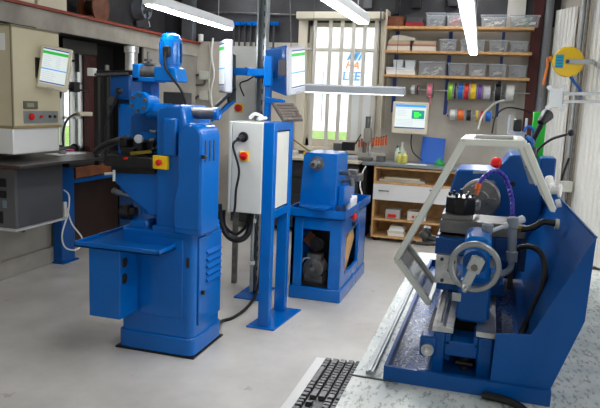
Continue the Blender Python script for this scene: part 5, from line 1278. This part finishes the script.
# tailstock
Yt = 1.86
m = MB(); a = onY(453, 492, 298, 323, 1.76, 0, 0)
sx_, ex_ = A(456, 300, Y=1.76).x, A(491, 300, Y=1.76).x
m.prism([(sx_, wz+.012), (sx_+.018, wz+.002), (ex_-.018, wz+.002), (ex_, wz+.012), (ex_-.004, wz+.12), (sx_+.006, wz+.12)], 'y', 1.76, 1.95)
link('tailstock_base', m, BLUE2, lt, .008)
ux0, ux1 = A(464, 250, Y=1.80).x, A(491, 250, Y=1.80).x
uz = A(475, 234, Y=1.83).z
wc = A(474.5, 267, Y=1.67)
m = MB(); m.prism([(ux0, wz+.10), (ux1, wz+.10), (ux1, uz-.012), (ux1-.010, uz), (ux0+.010, uz), (ux0, uz-.012)], 'y', 1.79, 1.95)
link('tailstock_body', m, BRITE, lt, .008)
link('tailstock_barrel', MB().cyl((wc.x, 1.72, wc.z), (wc.x, 2.0, wc.z), .032), BLUE2, lt, .003)
link('oil_window', MB().box(*onY(452, 461, 293, 301, 1.757, -.002, .003)), ZINC, lt)
link('quill', MB().cyl((wc.x, 1.95, wc.z), (wc.x, 2.02, wc.z), .020), STEEL, lt)
# handwheel
hw = link('handwheel', MB().lathe([(-.006, .0525), (-.008, .055), (-.008, .0635), (-.004, .0665), (.006, .0665), (.009, .063), (.009, .055), (.006, .0525), (-.006, .0525)], wc, (0, 1, 0), n=56, caps=False), mat('brushed_wheel', (150, 154, 156), .35, metal=.7), lt)
h1 = A(465.5, 286, Y=1.655)
arm_d = (V((h1.x, 1.665, h1.z))-wc).normalized()
link('wheel_arm', MB().bar(wc-arm_d*.030+V((0, .0, 0)), wc+arm_d*.055, .024, .012, (0, 1, 0)).bar(wc-arm_d*.026, wc+arm_d*.014, .036, .014, (0, 1, 0)), ZINC, hw, .003)
link('hub_nut', MB().cyl(wc+V((0, -.014, 0)), wc, .009, n=6).cyl(wc, wc+V((0, .06, 0)), .016), DSTEEL, hw)
link('wheel_handle', MB().lathe([(0, .006), (.006, .009), (.04, .0075), (.046, .004)], (h1.x, 1.655, h1.z), (0, -1, 0), n=16), STEEL, hw)
# clamping lever
lp = A(512.5, 240, Y=1.93); t0, t1 = A(513, 217, Y=1.93), A(511.5, 262, Y=1.93)
link('lever_post', MB().lathe([(0, .009), (.002, .0155), (.03, .0165), (.034, .0125), ((t0-t1).length-.034, .0125), ((t0-t1).length-.030, .0165), ((t0-t1).length-.003, .0165), ((t0-t1).length, .013)], t1, (t0-t1).normalized(), n=24), CAST, lt)
link('lever_elbow', MB().tube([A(511.8, 256, Y=1.93), A(511, 266, Y=1.93), A(506, 272, Y=1.92), A(496, 276, Y=1.90), A(488, 279, Y=1.88)], .0095), CAST, lt)
k0 = A(487.5, 229, Y=1.90)
link('lock_knob', MB().lathe([(0, .012), (.02, .0135), (.024, .0165), (.040, .0165), (.046, .011)], k0+V((0, 0, -.028)), (0, 0, 1), n=24), CAST, lt)
link('lock_handle', MB().cyl(A(491, 231, Y=1.90), A(505, 226, Y=1.92), .006).cyl(A(504, 226.5, Y=1.92), A(523, 219, Y=1.96), .0085, .0115), SILVER, lt)
# carriage
cy0 = 2.02
def bxY(x0_, x1_, y0_, y1_, Y, dep): return onY(x0_, x1_, y0_, y1_, Y, 0, dep)
cpt = link('carriage_plate', MB().box(*bxY(435, 457, 255, 284, cy0-.02, .02)), STEEL, lt, .002)
for x, y in ((442, 259), (442, 280), (449, 270), (453.5, 262)):
    q = A(x, y, Y=cy0-.02); link('cap_screw', MB().cyl((q.x, cy0-.026, q.z), (q.x, cy0-.019, q.z), .0055, n=12), CHAR, cpt)
link('cross_carriage', MB().box(*bxY(435, 475, 239, 256, cy0, .20)), BLUE2, lt, .004)
link('cross_carriage_rear', MB().box(*bxY(494, 512, 238, 262, cy0+.04, .16)), BLUE2, lt, .004)
link('saddle', MB().box(bl-.02, br_+.02, cy0+.01, cy0+.22, wz+.009, wz+.05), BLUE2, lt, .004)
link('cross_slide', MB().box(*bxY(440, 512, 222, 236, cy0+.04, .16)), DSTEEL, lt, .004)
link('compound_slide', MB().box(*bxY(441, 472, 215, 224, cy0+.05, .14)), DSTEEL, lt, .004)
q = onY(437, 475, 236, 240, cy0+.03, 0, .1); link('slide_groove', MB().box(*q), BLACK, lt)
tb = A(459, 224, Y=cy0+.11); tt_ = A(459, 216, Y=cy0+.11)
link('toolpost_base', MB().cyl((tb.x, tb.y, tb.z-.012), (tb.x, tb.y, A(459, 211, Y=cy0+.11).z), .036, n=32), STEEL, lt, .002)
zp0, zp1 = A(459, 213, Y=cy0+.11).z, A(459, 196, Y=cy0+.11).z
oct_ = [(tb.x+.052*math.cos(a)*(1.0 if k % 2 else .93), tb.y+.052*math.sin(a)) for k, a in enumerate([PI/8+PI/4*i for i in range(8)])]
link('toolpost', MB().prism(oct_, 'z', zp0, zp1), mat('black_oxide', (28, 28, 30), .28, metal=.4), lt, .005)
sb = MB()
for (dx_, dy_, hh) in ((-.035, -.01, .03), (-.012, -.035, .03), (.018, -.03, .028), (.036, -.005, .026), (0, 0, .055), (.02, .028, .03), (-.024, .025, .032)):
    sb.T = None; sb.cyl((tb.x+dx_, tb.y+dy_, zp1), (tb.x+dx_, tb.y+dy_, zp1+hh*.35), .0042, n=8).cyl((tb.x+dx_, tb.y+dy_, zp1+hh*.1), (tb.x+dx_, tb.y+dy_, zp1+hh*.42), .0058, n=6)
link('toolpost_bolts', sb, DARK, lt)
link('tool_holder', MB().cyl(A(470, 206, Y=cy0+.11), A(477, 203.5, Y=cy0+.2), .008), DSTEEL, lt)
link('apron_handle', MB().cyl(A(436, 240, Y=2.1), A(425, 236, Y=2.1), .012).cyl(A(428, 237, Y=2.1), A(422, 231, Y=2.1), .018).cyl(A(442, 244, Y=2.06), A(415, 243, Y=2.08), .006), DSTEEL, lt, .002)
link('index_block', MB().box(*bxY(422, 430, 228, 246, 2.12, .05)), DSTEEL, lt, .004)
# headstock
Yh = 2.66
hp = [A(x, y, Y=Yh) for x, y in ((438, 232), (440, 222), (456, 171), (459, 169.5), (497, 170.5), (509, 156), (512, 154.5), (533, 156), (537, 160), (541, 200), (541, 245))]
hp = [(p.x, p.z) for p in hp]; hp[0] = (hp[0][0], .96); hp[-1] = (hp[-1][0]+.02, .96)
link('headstock', MB().prism(hp, 'y', Yh, 2.93), BLUE2, lt, .008, seg=3)
cq = A(480, 199.5, Y=2.56)
chk = link('chuck', MB().lathe([(0, .018), (.0, .030), (.004, .034), (.006, .070), (.012, .0765), (.055, .0765), (.06, .070), (.075, .050), (.11, .050)], (cq.x, 2.56, cq.z), (0, 1, 0), n=56), DSTEEL, lt)
for k in range(3):
    a = PI/2+k*2*PI/3+.5; link('chuck_jaw', MB().bar((cq.x+.022*math.cos(a), 2.555, cq.z+.022*math.sin(a)), (cq.x+.06*math.cos(a), 2.555, cq.z+.06*math.sin(a)), .018, .014, (0, 1, 0)), DSTEEL, chk, .001)
link('workpiece', MB().cyl((cq.x-.006, 2.40, cq.z-.008), (cq.x-.006, 2.56, cq.z-.008), .0115), STEEL, lt, .001)
for x, y in ((492.5, 183), (489, 217), (512.5, 184)):
    q = A(x, y, Y=Yh); link('face_bolt', MB().lathe([(0, .011), (.003, .011), (.003, .006), (.0032, .006)], (q.x, Yh, q.z), (0, -1, 0), n=20), CAST if x < 500 else DARK, lt)
q0_, q1_ = A(473, 172, Y=Yh-.002), A(493, 172, Y=Yh-.002)
link('nameplate', MB().slab([q0_+V((0,0,-.006)), q1_+V((0,0,-.006)), q1_+V((0,0,.004)), q0_+V((0,0,.004))], (0, -1, 0), .002), ZINC, lt)
q = A(496.5, 163, Y=Yh-.01)
link('stop_button', MB().lathe([(0, .012), (.02, .012), (.022, .021), (.034, .022), (.042, .017), (.044, .007)], (q.x+.008, Yh+.03, q.z-.012), (-.35, -1, .45), n=28), RED, lt)
# gearbox end cover behind
link('belt_cover', MB().box(*bxY(538, 554, 158, 215, 2.80, .15)), BLUE2, lt, .006)
# splash guard
sg = [A(531, 335, Y=1.65), A(597, 237, Y=1.65), A(585, 322, Y=1.65), A(546, 394, Y=1.65), A(489, 386, Y=1.65), A(496, 334, Y=1.65)]
p_in, p_top, p_mid, p_bot = [(p.x, p.z) for p in sg[:4]]
front = [(p.x, p.z) for p in sg]
front[3] = (p_bot[0], BZ+.012); front[4] = (front[4][0], BZ+.012)
link('splash_front', MB().prism(front, 'y', 1.652, 1.660), BLUE2, lt, .001)
tpb = A(557, 199, Y=2.55)
def sheet(quad, n_, t_): return MB().slab(quad, n_, t_)
Yb_ = 2.9
P = lambda xz, y: V((xz[0], y, xz[1]))
inner_b = (p_in[0]+.0, BZ+.012)
drop = .045
top_b = (p_top[0]-.01, p_top[1]-.02)
link('splash_inner', MB().slab([P(p_in, 1.66), P(p_top, 1.66), P(top_b, Yb_), P(p_in, Yb_)], (.9, 0, -.4), .004), BLUE2, lt)
link('splash_lower', MB().slab([P(inner_b, 1.66), P(p_in, 1.66), P(p_in, Yb_), P(inner_b, Yb_)], (1, 0, 0), .004), BLUE2, lt)
link('splash_outer', MB().slab([P(p_top, 1.66), P(p_mid, 1.66), P(p_mid, Yb_), P(top_b, Yb_)], (-1, 0, 0), .003).slab([P(p_mid, 1.66), P((p_bot[0], BZ+.012), 1.66), P((p_bot[0], BZ+.012), Yb_), P(p_mid, Yb_)], (-1, 0, 0), .003), BLUE2, lt)
# hinge knobs on the guard rail
q = A(553, 190, Y=2.30)
link('hinge_roller', MB().lathe([(0, .022), (.006, .024), (.008, .014), (.03, .014), (.032, .024), (.038, .022)], (q.x-.012, 2.30, q.z), (1, -.3, 0), n=20).cyl(A(549, 178, Y=2.36), A(551, 190, Y=2.32), .014), WHITE, lt)
link('hinge_stop', MB().cyl(A(556, 204, Y=2.2), A(561, 203, Y=2.2), .014), WHITE, lt)
# pipe from guard with black hose
link('coolant_pipe', MB().tube([A(521, 229, Y=2.05), A(526, 229, Y=2.05), A(534, 227, Y=2.05), A(543, 222, Y=2.05), A(553, 223, Y=2.05), A(557, 224, Y=2.05)], .0095), RUBBER, lt)
link('pipe_fitting', MB().cyl(A(555, 224, Y=2.05), A(559, 224.5, Y=2.05), .016), mat('pale_fitting', (190, 190, 170), .4), lt)
link('pipe_fitting', MB().cyl(A(518, 228, Y=2.05), A(522, 228, Y=2.05), .008), MATS['brass'], lt)
link('valve_block', MB().box(*bxY(513, 526, 226, 240, 2.1, .04)), DSTEEL, lt, .005)
link('valve_stack', MB().box(*bxY(518, 526, 240, 272, 2.1, .03)), NAVY, lt, .003)
link('drag_chain', MB().box(*bxY(508, 513, 262, 290, 2.0, .02)), BLACK, lt, .002)
link('chip_pile', MB().prism([(br_+.012, BZ+.011), (.118, BZ+.011), (.10, BZ+.022), (br_+.03, BZ+.03)], 'y', 2.0, 2.3), MATS['swarf'] if 'swarf' in MATS else mat('swarf', (90, 92, 98), .45, metal=.4, rgb2=(150, 150, 155), nscale=120), lt)
# thick black hose loop
link('cable_hose', MB().tube([A(512, 252, Y=2.0), A(519, 248, Y=1.98), A(530, 246.5, Y=1.95), A(540, 252, Y=1.92), A(545, 265, Y=1.89), A(543, 285, Y=1.85), A(533, 308, Y=1.80), A(524, 328, Y=1.75), A(520, 338, Y=1.70)], .0085), RUBBER, lt)
cb_ = MB()
pth = [A(512, 252, Y=2.0), A(519, 248, Y=1.98), A(530, 246.5, Y=1.95), A(540, 252, Y=1.92), A(545, 265, Y=1.89), A(543, 285, Y=1.85), A(533, 308, Y=1.80), A(524, 328, Y=1.75)]
for i in range(len(pth)-1):
    for k in range(5):
        p_ = pth[i].lerp(pth[i+1], k/5); cb_.torus(p_, pth[i+1]-pth[i], .0088, .0014, n=14, k=5)
solo('drain_hose', MB().tube([(.03, 1.628, BZ+.009), (.09, 1.615, BZ+.010), (.13, 1.57, BZ+.012), (.16, 1.48, BZ+.012), (.17, 1.38, BZ+.012)], .010), RUBBER, 'black hose end lying on the bench in front of the blue chip tray', 'hose')
# loc-line coolant hose
lc = [A(513, 238, Y=2.34), A(512.5, 215, Y=2.38), A(512, 200, Y=2.42), A(509, 187, Y=2.45), A(505, 177, Y=2.45), A(498, 171, Y=2.44), A(490, 172, Y=2.42), A(483, 178, Y=2.40), A(479, 184, Y=2.38)]
link('coolant_hose', MB().tube(lc, .0075), PURP, lt)
bd = MB()
L_ = []
for i in range(len(lc)-1):
    n_ = max(1, int((lc[i+1]-lc[i]).length/.017))
    for k in range(n_): L_.append(lc[i].lerp(lc[i+1], k/n_))
for p_ in L_: bd.sphere(p_, .0092, n=10)
link('hose_segments', bd, PURP, lt)
link('coolant_nozzle', MB().cyl(A(479, 184, Y=2.38), A(477, 190, Y=2.37), .011, .010).cyl(A(477, 190, Y=2.37), A(476.5, 195, Y=2.365), .006), ORG, lt)
# chuck guard: folding hood with clear panes
gd = mat('guard_frame_grey', (222, 224, 212), .4)
Yg0, Yg1 = 1.98, 2.34
def G(x, y): return A(x, y, Y=Yg0)
tl_, tr2, ll, lo = G(463, 142), G(526, 144), G(396.5, 259), G(429, 303)
rr_ = G(553, 210)
def fram(a, b, w=.026, h=.014): return (a, b, w, h)
def pane(a, b, name, matr, inset=.02, y0=None, y1=None):
    y0_, y1_ = y0 or Yg0, y1 or Yg1
    d = (b-a).normalized()
    A0, B0 = V((a.x, y0_+inset*.5, a.z))+d*inset, V((b.x, y0_+inset*.5, b.z))-d*inset
    A1, B1 = V((A0.x, y1_-inset*.5, A0.z)), V((B0.x, y1_-inset*.5, B0.z))
    n_ = V((0, 1, 0)).cross(d)
    link(name, MB().slab([A0, B0, B1, A1], n_, .004), matr, lt)
def hoop(a, b, Y): return V((a.x, Y, a.z)), V((b.x, Y, b.z))
m = MB()
for Y in (Yg0, Yg1):
    p, q = hoop(tl_, ll, Y); m.bar(p, q, .020 if Y == Yg0 else .016, .022, (0, 1, 0))
for e in (tl_, ll): m.bar((e.x, Yg0, e.z), (e.x, Yg1, e.z), .018, .018)
link('guard_side_frame', m, gd, lt, .003)
m = MB()
for Y in (Yg0, Yg1):
    p, q = hoop(tl_, tr2, Y); m.bar(p, q, .020, .024, (0, 1, 0))
m.bar((tl_.x+.012, Yg0, tl_.z), (tl_.x+.012, Yg1, tl_.z), .03, .018); m.bar((tr2.x-.012, Yg0, tr2.z), (tr2.x-.012, Yg1, tr2.z), .03, .018)
link('guard_top_frame', m, gd, lt, .003)
m = MB()
for Y in (Yg0, Yg1):
    p, q = hoop(tr2, rr_, Y); m.bar(p, q, .020, .024, (0, 1, 0)); m.bar(V((q.x, Yg0, q.z)), V((q.x, Yg1, q.z)), .014, .014) if Y == Yg0 else None
    if Y == Yg0: 
        p2 = p.lerp(q, .0)+V((-.018, .0, 0)); q2 = p.lerp(q, .62)+V((-.012, 0, 0)); m.bar(p2, q2, .018, .012, (0, 1, 0))
link('guard_rear_frame', m, gd, lt, .003)
m = MB()
Yl1 = 2.22
for Y in (Yg0, Yl1):
    p, q = hoop(ll, lo, Y); m.bar(p, q, .020, .014, (0, 1, 0))
m.bar((ll.x, Yg0, ll.z), (ll.x, Yl1, ll.z), .014, .014); m.bar((lo.x, Yg0, lo.z), (lo.x, Yl1, lo.z), .014, .014)
link('guard_flap_frame', m, gd, lt, .002)
pane(tl_, ll, 'guard_side_pane', CLEAR2); pane(tl_, tr2, 'guard_top_pane', SMOKE, .03); pane(ll, lo, 'guard_flap_pane', SMOKE, .008, y1=Yl1)
link('guard_bracket', MB().bar(V((tr2.x, 2.16, tr2.z-.02)), V((tr2.x+.06, 2.5, tr2.z-.16)), .02, .02), gd, lt)
link('brass_stud', MB().cyl(G(526, 166)+V((0, .02, 0)), G(530, 167)+V((0, .02, 0)), .006), MATS['brass'], lt)

# machine lamp, sensor neck, green cover
ml_ = thing('machine_lamp', 'black machine lamp with round head above the lathe guard', 'lamp', tuple(A(531, 146, Y=2.75)))
link('stem', MB().tube([A(531, 150, Y=2.75), A(533, 141, Y=2.75), A(541, 125, Y=2.73)], .011), BLACK, ml_)
ha, hb = A(540.5, 123, Y=2.73), A(550, 111.5, Y=2.78)
link('head', MB().lathe([(0, .012), (.01, .018), (.03, .021), (.055, .026), (.060, .023)], ha, (hb-ha).normalized(), n=24), BLACK, ml_)
link('lens', MB().cyl(ha+(hb-ha).normalized()*.058, ha+(hb-ha).normalized()*.061, .022), mat('lamp_lens', (170, 168, 150), .2), ml_)
zh_ = A(533, 156, Y=Yh).z; fp_ = A(531, 150, Y=2.75)
link('foot', MB().cyl((fp_.x, 2.75, zh_-.005), (fp_.x, 2.75, max(zh_+.03, fp_.z)), .022), BLACK, ml_)
sn = thing('gooseneck_sensor', 'thin black gooseneck with small round tip right of the machine lamp', 'gooseneck', tuple(A(537, 153, Y=2.8)))
link('neck', MB().tube([A(535, 160, Y=2.8), A(537, 152, Y=2.8), A(543, 145, Y=2.8), A(552, 139, Y=2.78), A(561, 136, Y=2.76), A(567, 134, Y=2.75)], .0055), BLACK, sn)
q = A(568.5, 133.3, Y=2.75); link('tip', MB().lathe([(0, .006), (.004, .013), (.014, .014), (.018, .008)], q, (.9, .3, .2), n=16), BLACK, sn)
solo('blue_cap_bottle', MB().tube([A(526, 137, Y=2.5), A(532, 142, Y=2.5), A(529, 147, Y=2.5)], .010), BLUE, 'short blue tube end on top of the lathe guard', 'tube')
a = onY(531, 544.5, 112, 170, 2.98, 0, .04)
solo('green_cover', MB().box(a[0], a[1], a[2], a[3], BZ+.002, a[5]), GRN2, 'tall bright green cover standing behind the lathe headstock', 'cover', bevel=.004)
a = onY(513, 523, 118, 134, 2.96, 0, .06)
br2 = thing('valve_bracket', 'clear acrylic bracket with black valve behind the lathe guard', 'bracket', (.1, 2.96, 1.5))
link('bracket', MB().box(a[0]-.01, a[1]+.01, a[2], a[3], a[4]-.30, a[4]+.01).box(a[0]-.02, a[0]-.01, a[2], a[3], a[4], a[5]+.01).box(a[1]+.01, a[1]+.018, a[2], a[3], a[4], a[5]+.0), mat('milky_acrylic', (200, 204, 206), .3, alpha=.7), br2)
link('valve', MB().box(a[0]+.002, a[1]-.004, a[2]-.01, a[2]+.04, a[4]+.011, a[5]-.005), BLACK, br2, .006)
link('air_line', MB().tube([A(524, 132, Y=2.95), A(527, 127, Y=2.95), A(532, 128, Y=2.95), A(534, 134, Y=2.95), A(530, 139, Y=2.95)], .006), MATS['hose_blue'], br2)
# small cut-off bench mirror stand behind guard
solo('pale_cable', MB().tube([A(478, 130, Y=7.6), A(483, 115, Y=7.8), A(494, 104, Y=8.0), A(505, 100, Y=8.05)], .012), LGREY, 'pale cable arching from the rear bench up to the wall rail', 'cable')
solo('dark_cable', MB().tube([A(492, 133, Y=7.6), A(496, 116, Y=7.8), A(506, 108, Y=8.0), A(520, 109, Y=8.1), A(531, 113, Y=8.1)], .009), BLACK, 'dark cable looping in front of the blue rails beside the pale cable', 'cable')

# ================================================================== LIGHT
w = bpy.data.worlds.new('world'); SC.world = w; w.use_nodes = True
bg = w.node_tree.nodes['Background']; bg.inputs[0].default_value = (.95, .975, 1.0, 1); bg.inputs[1].default_value = 1.7
SC.view_settings.view_transform = 'Standard'; SC.view_settings.look = 'None'; SC.view_settings.gamma = 1; SC.view_settings.use_curve_mapping = False
SC.view_settings.exposure = 0.38
